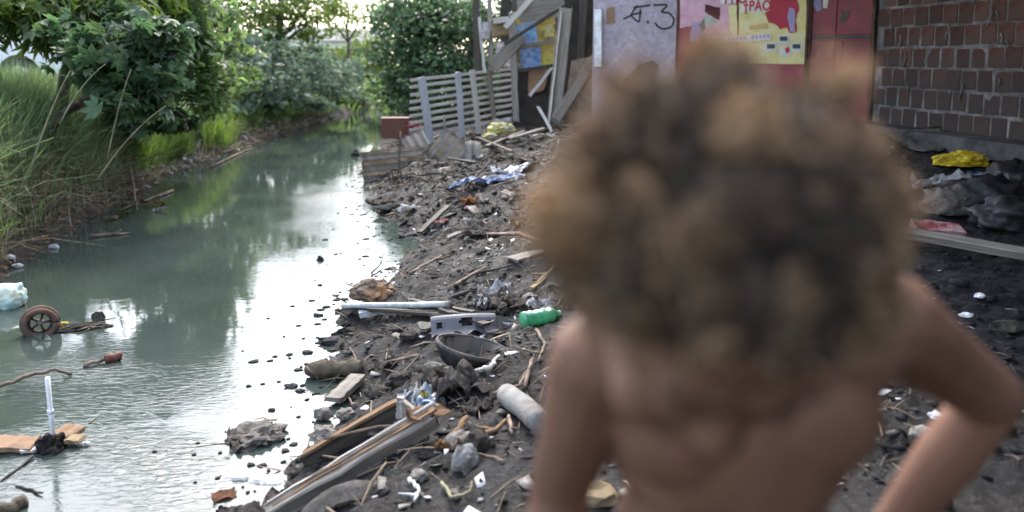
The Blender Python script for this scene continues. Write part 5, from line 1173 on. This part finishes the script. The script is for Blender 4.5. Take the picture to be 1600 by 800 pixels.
for i, (u, v, sx, sy, m_, lb) in enumerate(((700, 362, .1, .025, 'white_cloth', 'thin white strip near the red scrap'), (735, 352, .12, .06, 'white_cloth', 'pale film on the bank below the orange wrapper'), (765, 330, .35, .1, 'cloth', 'pale muddy strip right of the orange wrapper'), (806, 355, .1, .07, 'tan', 'small tan scrap beside the hair'), (660, 312, .2, .08, 'cloth', 'grey rag on the shelf of mud'), (640, 330, .3, .12, 'white_cloth', 'dull plastic lying on the mud shelf'), (600, 318, .3, .12, 'cloth', 'sunken sheet at the edge of the water'), (780, 250, .5, .15, 'cloth', 'muddy sheet behind the blue tarpaulin'), (745, 248, .2, .15, 'white_cloth', 'white bundle right of the cement sheets'), (850, 215, .35, .2, 'white_cloth', 'white bag by the left tuft of hair'), (590, 322, .1, .05, 'tan', 'tan scrap at the waterline'))):
    sheet('litter_scrap', gnd(u, v) + Vector((0, 0, .03)), sx, sy, M[m_], lb, 'litter', rz=i * .7, amp=.04, n=12, seed=90 + i)
# corrugated fibre cement pieces
def corrugated(u, v, d, wd, hg, rot, m, lb, waves=4, depth=.022):
    p = at(u, v, d); bm = bmesh.new(); n = waves * 10; g = []
    for i in range(n + 1):
        x = (i / n - .5) * wd; y = depth * sin(i / 10 * 2 * pi); g.append([bm.verts.new((x, y, (j / 6 - .5) * hg + (random.uniform(-.012, .012) if j in (0, 6) else 0))) for j in range(7)])
    for i in range(n):
        for j in range(6): bm.faces.new((g[i][j], g[i + 1][j], g[i + 1][j + 1], g[i][j + 1]))
    bmesh.ops.solidify(bm, geom=bm.faces[:], thickness=.009); o = bobj('corrugated_sheet', bm, m, None, True); o.location = p; o.rotation_euler = rot; return tag(o, lb, 'roofing sheet', 'broken corrugated roofing sheets')
corrugated(614, 258, 10.9, .42, .80, (0, R(86), R(14)), M['cement'], 'wide corrugated sheet lying lengthwise at the waterline', 3, .045)
corrugated(702, 234, 10.5, .44, .42, (R(-28), R(32), R(-18)), M['cement'], 'square corrugated piece tilted in front of the fence', 3)
corrugated(738, 242, 10.4, .20, .34, (R(-15), R(8), R(20)), mat('pale_cement', (.42, .41, .38), .9, .2, 6), 'narrow pale corrugated piece right of the square one', 2)
corrugated(668, 262, 11.0, .3, .3, (R(-60), R(20), R(10)), M['tyre'], 'dark corrugated scrap under the square piece', 3)
corrugated(650, 222, 11.6, .34, .40, (R(-55), R(-25), R(12)), M['cement'], 'short corrugated scrap lying behind the wide corrugated sheet', 3)
corrugated(598, 296, 10.3, .5, .34, (R(-78), R(4), R(-10)), M['cement'], 'flat corrugated scrap half sunk at the waterline', 4, .018)
corrugated(722, 272, 10.0, .26, .30, (R(-65), R(30), R(30)), M['cement'], 'small corrugated shard below the square piece', 2)
def red_box():
    p = at(618, 200, 13.2); t = empty('brown_crate', p, .1, 'reddish brown crate at the left foot of the fence', 'crate')
    for nm, s, l in (('front_panel', (.42, .02, .30), (0, -.15, 0)), ('back_panel', (.42, .02, .30), (0, .15, 0)), ('side_panel', (.02, .28, .30), (-.20, 0, 0)), ('side_panel', (.02, .28, .30), (.20, 0, 0)), ('bottom_panel', (.38, .28, .02), (0, 0, -.14)), ('lid', (.44, .34, .02), (0, 0, .16))):
        bm = bmesh.new(); b_box(bm, *s, Matrix.Translation(l), bev=.004, jit=.002); bobj(nm, bm, M['rust_box'], t)
red_box()
sheet('pink_rag', at(648, 197, 13.0), .28, .2, M['red'], 'faded pink rag hanging right of the brown crate', 'cloth', rot=(1.2, 0, .2), amp=.06, n=14, seed=13)
def yellow_bag(u, v, d, sx, sz, lb, m, seed): 
    p = at(u, v, d); lump('yellow_bag', p, (sx, sx * .7, sz), M[m], lb, 'bag', amp=.35, sub=4, seed=seed, crease=.35, sc=1.6)
yellow_bag(782, 204, 11.8, .17, .10, 'dirty yellow and white plastic bag at the foot of the fence', 'yellow_dim', 3)
yellow_bag(765, 213, 11.6, .10, .05, 'small yellow bag left of the larger dirty yellow one', 'yellow_dim', 5)
sheet('white_bag', at(785, 193, 12), .3, .2, M['white_cloth'], 'white film on top of the dirty yellow bag', 'film', rot=(.6, 0, .2), amp=.08, n=14, seed=14)
for i, (u0, v0, u1, v1, wd, m_, lb) in enumerate(((745, 225, 800, 250, .05, 'wood_dark', 'dark lath slanting down right of the cement sheets'), (770, 222, 830, 232, .04, 'wood_dark', 'thin dark lath near the yellow bag'), (760, 240, 820, 215, .06, 'wood_grey', 'grey lath crossing the dark ones'), (795, 228, 850, 212, .12, 'wood_grey', 'pale broad board lying towards the child'), (700, 260, 745, 268, .05, 'wood_dark', 'dark stick below the cement pieces'), (640, 240, 700, 216, .04, 'wood_dark', 'dark lath on top of the wide corrugated sheet'), (610, 232, 655, 222, .04, 'wood_grey', 'grey lath resting on the wide corrugated sheet'), (610, 292, 690, 285, .05, 'wood_dark', 'dark plank at the foot of the wide corrugated sheet'))):
    gb('loose_lath', u0, v0, u1, v1, wd, .02, m_, lb, lift=.10, group='loose laths before the fence')
# tangle of wire in front of wide sheet
t = empty('wire_tangle', gnd(640, 285), 0, 'dark tangle of bent wire ribs in front of the wide corrugated sheet', 'wire'); lst = []
for k in range(12): x = -.25 + k * .05; lst.append((np.array([(x, 0, .0), (x + .01, -.03, .12), (x + .03, -.10, .14), (x + .05, -.2, .03)]) + rng.normal(0, .01, (4, 3)), .006))
for k in range(26): a = rng.uniform(-.35, .45, 3) * np.array([1, .5, 0]) + np.array([0, -.1, .03]); lst.append((wob(a, a + rng.normal(0, .15, 3) * np.array([1, .6, .5]), 5, .02), .005))
tubes('ribs', lst, M['wood_dark'], t, 5)
stick('wire_post', (at(622, 290, 10.6), at(626, 205, 10.9)), .014, .010, M['wood_dark'], 'thin dark stake in front of the wide corrugated sheet', 'stake')
stick('wire_post', (at(698, 218, 11.2), at(694, 180, 11.2)), .02, .014, M['wood_grey'], 'short stake behind the square corrugated piece', 'stake')

# --- right side, beside the brick house -----------------------------------
def right_things():
    lump('yellow_bag', gnd(1502, 262) + Vector((0, 0, .05)), (.19, .12, .07), M['yellow'], 'bright yellow plastic bag lying before the brick wall', 'bag', amp=.25, sub=4, seed=8, crease=.3)
    lump('yellow_bag', gnd(1551, 290) + Vector((0, 0, .03)), (.055, .04, .06), mat('ochre_plastic', (.5, .36, .06), .5, .2, 9), 'small ochre cone shaped scrap right of the bright bag', 'scrap', amp=.25, sub=3, seed=9)
    sheet('white_plastic_sheet', gnd(1500, 300) + Vector((0, 0, .06)), .65, .35, M['white_cloth'], 'crumpled white plastic sheet below the bright yellow bag', 'sheet', rz=-.5, amp=.10, n=26, seed=33)
    sheet('blue_scrap', gnd(1525, 284) + Vector((0, 0, .06)), .12, .08, M['blue'], 'small blue scrap on the white plastic sheet', 'scrap', rz=-.2, amp=.03, n=10, seed=34)
    for i, (u, v, s, lb) in enumerate(((1530, 325, (.26, .2, .15), 'black rubbish bag below the white sheet'), (1590, 300, (.22, .2, .16), 'black rubbish bag at the right picture edge'), (1575, 350, (.2, .18, .12), 'smaller black rubbish bag above the long timber'), (1480, 330, (.14, .12, .10), 'greyish rubbish bundle near the hair'))):
        lump('rubbish_bag', gnd(u, v) + Vector((0, 0, s[2] * .3)), s, M['black_plastic'] if i < 3 else M['cloth'], lb, 'bag', amp=.3, sub=4, seed=40 + i, crease=.4, sc=1.8, group='rubbish bags by the brick house', smooth=True)
    o = slab('red_crate_lid', 1462, 372, .27, .12, .05, M['red'], 'faded red packet above the long timber', 'packet', -.12, (.3, .08), .05, .006, ground=True)
    a = gnd(1400, 385) + Vector((0, 0, .08)); b = gnd(1640, 430) + Vector((0, 0, .08)); tag(beam('long_timber', a, b, .07, .05, M['wood_grey'], .3, jit=.004), 'long grey brown timber crossing the black dirt on the right', 'timber')
    sheet('grey_slab', gnd(1452, 232) + Vector((0, 0, .08)), .6, .5, M['concrete'], 'grey sheet lying against the plinth of the brick wall', 'sheet', rz=.2, amp=.02, n=10, seed=35, th=.02, rot=(.25, -.15, .3))
    gb('dark_plank', 1470, 222, 1640, 232, .2, .05, 'wood_dark', 'dark plank along the foot of the brick wall', lift=.06)
    for i, (u, v, m_, s) in enumerate(((1470, 600, 'rubble', .025), (1455, 570, 'scrap', .02), (1510, 500, 'scrap', .02), (1490, 640, 'scrap', .022), (1440, 690, 'rubble', .03), (1530, 470, 'scrap', .02), (1570, 520, 'clod', .05), (1460, 660, 'scrap', .018), (930, 785, 'tan', .05))):
        lump('pale_shard', gnd(u, v) + Vector((0, 0, .02)), (s * 1.3, s, s * .7), M[m_], ['pale shard in black dirt under the bent elbow', 'tiny white shard near the left armpit', 'white shard above the bent elbow', 'white shard between arm and trunk', 'grey shard low between arm and trunk', 'white speck right of the shoulder', 'dark clod right of the bent elbow', 'tiny shard beside the ribs', 'cream lump between the hanging arm and the belly'][i], 'shard', sub=2, amp=.4, seed=i)
right_things()

# ================================================================== THE CHILD
def hull(bm, p0, r0, p1, r1, sub=2):
    tmp = bmesh.new()
    for p, r in ((p0, r0), (p1, r1)):
        res = bmesh.ops.create_icosphere(tmp, subdivisions=sub, radius=1.0)
        for v in res['verts']: v.co = Vector(p) + v.co * r
    res = bmesh.ops.convex_hull(tmp, input=tmp.verts[:]); inner = [g for g in res['geom_interior'] if isinstance(g, bmesh.types.BMVert)]; bmesh.ops.delete(tmp, geom=inner, context='VERTS')
    me = bpy.data.meshes.new('t'); tmp.to_mesh(me); tmp.free(); bm.from_mesh(me); bpy.data.meshes.remove(me)
def ell(bm, c, r, rot=None, sub=3):
    res = bmesh.ops.create_icosphere(bm, subdivisions=sub, radius=1.0); Rm = rot or Matrix.Identity(3)
    for v in res['verts']: v.co = Vector(c) + Rm @ Vector((v.co.x * r[0], v.co.y * r[1], v.co.z * r[2]))
def child():
    cx, cy = .178, .66; gz = hgt(cx, cy)
    t = empty('person', (cx, cy, gz), 0, 'shirtless child with matted curly hair looking down in the foreground', 'person')
    off = Vector((cx, cy, gz))
    HC = Vector((.113, .470, 1.473)); tilt = R(46)
    Rh = Matrix.Rotation(R(4), 3, 'Z') @ Matrix.Rotation(tilt, 3, 'X') @ Matrix.Rotation(R(3), 3, 'Y')   # head: local -Y is the face, Z the crown
    hd = lambda x, y, z: HC + Rh @ Vector((x, y, z))
    bm = bmesh.new()
    # head
    ell(bm, hd(0, .010, .018), (.071, .088, .082), Rh); ell(bm, hd(0, -.022, -.035), (.054, .058, .068), Rh); ell(bm, hd(0, -.048, -.082), (.026, .022, .020), Rh)
    for s in (-1, 1):
        ell(bm, hd(s * .034, -.052, -.038), (.022, .020, .022), Rh); ell(bm, hd(s * .074, .008, -.018), (.007, .017, .026), Rh); hull(bm, hd(s * .050, .0, -.06), .016, hd(s * .02, -.045, -.085), .015)
        hull(bm, hd(s * .012, -.079, .010), .008, hd(s * .040, -.070, .012), .007)
    hull(bm, hd(0, -.076, .0), .007, hd(0, -.087, -.028), .009); ell(bm, hd(-.010, -.084, -.033), (.007, .007, .006), Rh); ell(bm, hd(.010, -.084, -.033), (.007, .007, .006), Rh)
    ell(bm, hd(0, -.074, -.055), (.022, .010, .007), Rh); ell(bm, hd(0, -.072, -.066), (.020, .010, .008), Rh)
    # neck, shoulders, trunk
    nb = Vector((.185, .645, 1.395)); hull(bm, hd(0, .03, -.055), .042, nb, .046)
    SR = Vector((.070, .635, 1.360)); SL = Vector((.304, .655, 1.388))
    for s in (SR, SL): hull(bm, nb + Vector((0, .01, .005)), .036, s, .036)
    hull(bm, Vector((.10, .625, 1.355)), .040, Vector((.27, .635, 1.37)), .040)
    ell(bm, (.183, .655, 1.305), (.104, .068, .110)); ell(bm, (.135, .625, 1.315), (.055, .042, .055)); ell(bm, (.238, .628, 1.322), (.055, .042, .055))
    ell(bm, (.180, .665, 1.185), (.094, .064, .115)); ell(bm, (.180, .650, 1.12), (.086, .066, .09)); ell(bm, (.178, .675, 1.03), (.098, .070, .085))
    # collar bones
    hull(bm, Vector((.165, .598, 1.375)), .010, Vector((.09, .615, 1.395)), .009); hull(bm, Vector((.205, .600, 1.380)), .010, Vector((.28, .622, 1.412)), .009)
    # arms: hanging right arm (picture left)
    E1 = Vector((.043, .705, 1.215)); W1_ = Vector((.022, .655, 1.045))
    hull(bm, SR, .043, SR * .5 + E1 * .5, .034); hull(bm, SR * .5 + E1 * .5, .034, E1, .028); hull(bm, E1, .028, E1 * .6 + W1_ * .4, .029); hull(bm, E1 * .6 + W1_ * .4, .029, W1_, .020)
    # bent left arm, hand on hip
    E2 = Vector((.460, .760, 1.278)); W2 = Vector((.388, .815, 1.092))
    hull(bm, SL, .043, SL * .5 + E2 * .5, .035); hull(bm, SL * .5 + E2 * .5, .035, E2, .029); hull(bm, E2, .029, E2 * .6 + W2 * .4, .030); hull(bm, E2 * .6 + W2 * .4, .030, W2, .021)
    def hand(W, d, side, thumb, curl):
        d = d.normalized(); side = (side - d * side.dot(d)).normalized(); n = d.cross(side); palm = W + d * .045
        hull(bm, W, .019, W + d * .02 + side * .012, .017); 
        for k in range(4):
            o = (k - 1.5) * .0145; hull(bm, W + d * .01 + side * o * .6, .012, W + d * .058 + side * o, .0095)
            ln = (.024, .029, .031, .025)[k]; a = W + d * .058 + side * o; b = a + (d * cos(curl) + n * sin(curl)) * ln; c = b + (d * cos(curl * 2) + n * sin(curl * 2)) * ln * .8; e = c + (d * cos(curl * 2.7) + n * sin(curl * 2.7)) * ln * .55
            hull(bm, a, .0082, b, .0075, 1); hull(bm, b, .0075, c, .0068, 1); hull(bm, c, .0068, e, .0058, 1)
        a = W + d * .018 + side * thumb * .018; b = a + (d * .6 + side * thumb * .8).normalized() * .028; c = b + (d * .8 + side * thumb * .35 + n * .3).normalized() * .024
        hull(bm, a, .011, b, .0088, 1); hull(bm, b, .0088, c, .007, 1)
    hand(W1_, Vector((-.05, -.10, -.9)), Vector((0, 1, -.1)), -1, .25)
    hand(W2, Vector((-.85, -.45, -.30)), Vector((-.4, 1, .0)), 1, .35)
    # legs and feet
    for s in (-1, 1):
        Hp = Vector((cx + s * .048, .675, .99)); Kn = Vector((cx + s * .062, .655, gz + .30)); An = Vector((cx + s * .070, .69, gz + .06))
        hull(bm, Hp, .066, Hp * .4 + Kn * .6, .050); hull(bm, Hp * .4 + Kn * .6, .050, Kn, .040); hull(bm, Kn, .039, Kn * .6 + An * .4 + Vector((0, .012, 0)), .036); hull(bm, Kn * .6 + An * .4 + Vector((0, .012, 0)), .036, An, .023)
        hull(bm, An + Vector((0, .012, -.032)), .023, An + Vector((s * .012, -.075, -.040)), .020)
        for k in range(5): q = An + Vector((s * .012 + (k - 2) * .0125, -.088, -.045)); hull(bm, q, .010, q + Vector((0, -.020 - .008 * (1 if k == (0 if s > 0 else 4) else 0), -.002)), .0075, 1)
    for v in bm.verts: v.co -= off
    o = bobj('body', bm, M['skin'], t, True)
    md = o.modifiers.new('r', 'REMESH'); md.mode = 'VOXEL'; md.voxel_size = .0042; md.use_smooth_shade = True
    m2 = o.modifiers.new('s', 'SMOOTH'); m2.iterations = 6; m2.factor = .5
    apply_mods(o)
    # face details
    for s in (-1, 1):
        bm = bmesh.new(); ell(bm, hd(s * .029, -.070, -.004) - off, (.0115, .0105, .0105), Rh, 3); e = bobj('eyelid', bm, M['skin'], t, True)
        tubes('eyelash', [(np.array([hd(s * (.019 + .005 * k), -.0805 + .0006 * (k - 2) ** 2, -.0085 - .0008 * (2 - abs(k - 2))) - off for k in range(5)]), .0007)], M['iris'], e, 5)
        tubes('eyebrow', [(np.array([hd(s * (.013 + .008 * k), -.0855 + .0022 * k, .017 + .0018 * (2 - abs(k - 2))) - off for k in range(5)]), .0012)], M['iris'], t, 5)
    bm = bmesh.new(); ell(bm, hd(0, -.082, -.056) - off, (.019, .0055, .0045), Rh, 3); ell(bm, hd(0, -.080, -.0665) - off, (.017, .006, .0055), Rh, 3); bobj('lips', bm, M['lip'], t, True)
    # shorts
    bm = bmesh.new(); ell(bm, (.178, .675, 1.0), (.106, .080, .075))
    for s in (-1, 1): hull(bm, Vector((cx + s * .048, .675, .98)), .076, Vector((cx + s * .060, .668, gz + .36)), .064)
    for v in bm.verts: v.co -= off
    o = bobj('shorts', bm, M['shorts'], t, True); md = o.modifiers.new('r', 'REMESH'); md.mode = 'VOXEL'; md.voxel_size = .006; md.use_smooth_shade = True; m2 = o.modifiers.new('s', 'SMOOTH'); m2.iterations = 4; apply_mods(o)
    # hair: matted curls as small coiled tubes, longer in tufts
    N_ = 9500; d = rng.normal(0, 1, (N_ * 2, 3)); d /= np.linalg.norm(d, axis=1, keepdims=True)
    keep = ((d[:, 2] > -.05 - .75 * (d[:, 1] + .2)) & ~((d[:, 1] < -.35) & (d[:, 2] < .12) & (np.abs(d[:, 0]) < .62))) ; d = d[keep][:N_]; n = len(d)
    root = d * np.array([.070, .087, .081]) + np.array([0, .010, .018])
    nt_ = 210; tc = rng.normal(0, 1, (nt_, 3)); tc[:, 2] = np.abs(tc[:, 2]) * .9 - .15; tc /= np.linalg.norm(tc, axis=1, keepdims=True)
    tl = rng.uniform(.008, .030, nt_); tl = tl + .010 * np.clip(np.abs(tc[:, 0]) * 1.6 - .5, 0, 1); tb = rng.uniform(-.25, .25, nt_)
    # the larger tufts of the photograph (head frame: x right in the picture, -y face, z crown)
    big = [((-.05, .72, .69), .040, .34), ((-.95, -.05, .35), .052, .40), ((.95, .1, .35), .046, .05), ((.62, .55, .55), .054, .25), ((-.60, .55, .58), .048, .22), ((-.10, .12, 1.0), .030, .42), ((-.85, .3, .75), .040, -.05), ((.9, -.35, -.1), .034, .05), ((-.8, -.5, .0), .034, .05)]
    for v, l, b in big: v = np.array(v) / np.linalg.norm(v); k = np.argmin(((tc - v) ** 2).sum(1)); tc[k] = v; tl[k] = l; tb[k] = b
    D2 = ((d[:, None] - tc[None]) ** 2).sum(2); 
    w_ = np.ones(nt_); w_[[int(np.argmin(((tc - np.array(v) / np.linalg.norm(v)) ** 2).sum(1))) for v, _, _ in big]] = [.35, .3, .35, .5, .5, .9, .5, .5, .5]
    q = np.argmin(D2 * w_[None], 1); near = np.sqrt(D2[np.arange(n), q])
    L = tl[q] * (1 - .55 * np.clip(near / .5, 0, 1)) * rng.uniform(.75, 1.2, n)
    dirn = d * .75 + tc[q] * .6 + rng.normal(0, .22, (n, 3)); dirn /= np.linalg.norm(dirn, axis=1, keepdims=True)
    a = np.cross(dirn, rng.normal(0, 1, (n, 3))); a /= np.linalg.norm(a, axis=1, keepdims=True); b = np.cross(dirn, a)
    SG = 9; ph = rng.uniform(0, 2 * pi, n); fr = rng.uniform(5, 12, n); cr = rng.uniform(.002, .0055, n)
    P = []
    for k in range(SG):
        s = k / (SG - 1); pull = (tc[q] * np.array([.07, .087, .081]) - d * np.array([.07, .087, .081])) * .35 * s
        P.append(root + pull + dirn * (L * s)[:, None] + (a * np.cos(ph + fr * s)[:, None] + b * np.sin(ph + fr * s)[:, None]) * (cr * (.3 + s))[:, None])
    P = np.stack(P, 1); Rad = .0013 * (1.1 - .6 * np.linspace(0, 1, SG))
    T = np.gradient(P, axis=1); T /= np.linalg.norm(T, axis=2, keepdims=True) + 1e-9; A = np.cross(T, np.broadcast_to(d[:, None], T.shape) + .01); A /= np.linalg.norm(A, axis=2, keepdims=True) + 1e-9; Bv = np.cross(T, A)
    V = np.stack([P + (A * cos(x) + Bv * sin(x)) * Rad[None, :, None] for x in (0, 2.094, 4.188)], 2)   # n,SG,3,3
    idx = np.arange(n * SG * 3).reshape(n, SG, 3); Fq = []
    for j in range(3): j2 = (j + 1) % 3; Fq.append(np.stack([idx[:, :-1, j], idx[:, :-1, j2], idx[:, 1:, j2], idx[:, 1:, j]], -1).reshape(-1, 4))
    Fq = np.concatenate(Fq); Rn = np.array(Rh); W_ = V.reshape(-1, 3) @ Rn.T + np.array(HC) - np.array(off)
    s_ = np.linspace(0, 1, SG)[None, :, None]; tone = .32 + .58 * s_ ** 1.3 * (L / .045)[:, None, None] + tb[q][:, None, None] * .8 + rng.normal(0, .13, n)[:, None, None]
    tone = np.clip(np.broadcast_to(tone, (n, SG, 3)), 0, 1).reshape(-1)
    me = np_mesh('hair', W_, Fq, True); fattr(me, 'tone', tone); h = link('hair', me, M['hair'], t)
    bm = bmesh.new(); ell(bm, (0, 0, 0), (1, 1, 1), None, 4)
    dl = []
    for v in bm.verts:
        c = v.co.copy(); ok = c.z > -.05 - .75 * (c.y + .2) and not (c.y < -.35 and c.z < .18 and abs(c.x) < .68)
        r = 1.08 + .10 * mnoise.noise(c * 5)
        v.co = HC + Rh @ (Vector((c.x * .070, c.y * .087, c.z * .081)) * r + Vector((0, .01, .018))) - off
        if not ok: dl.append(v)
    bmesh.ops.delete(bm, geom=dl, context='VERTS'); o = bobj('hair_base', bm, mat('dark_hair_roots', (.03, .021, .015), .8, .3, 60, bump=1, bscale=150), t, True)
child()
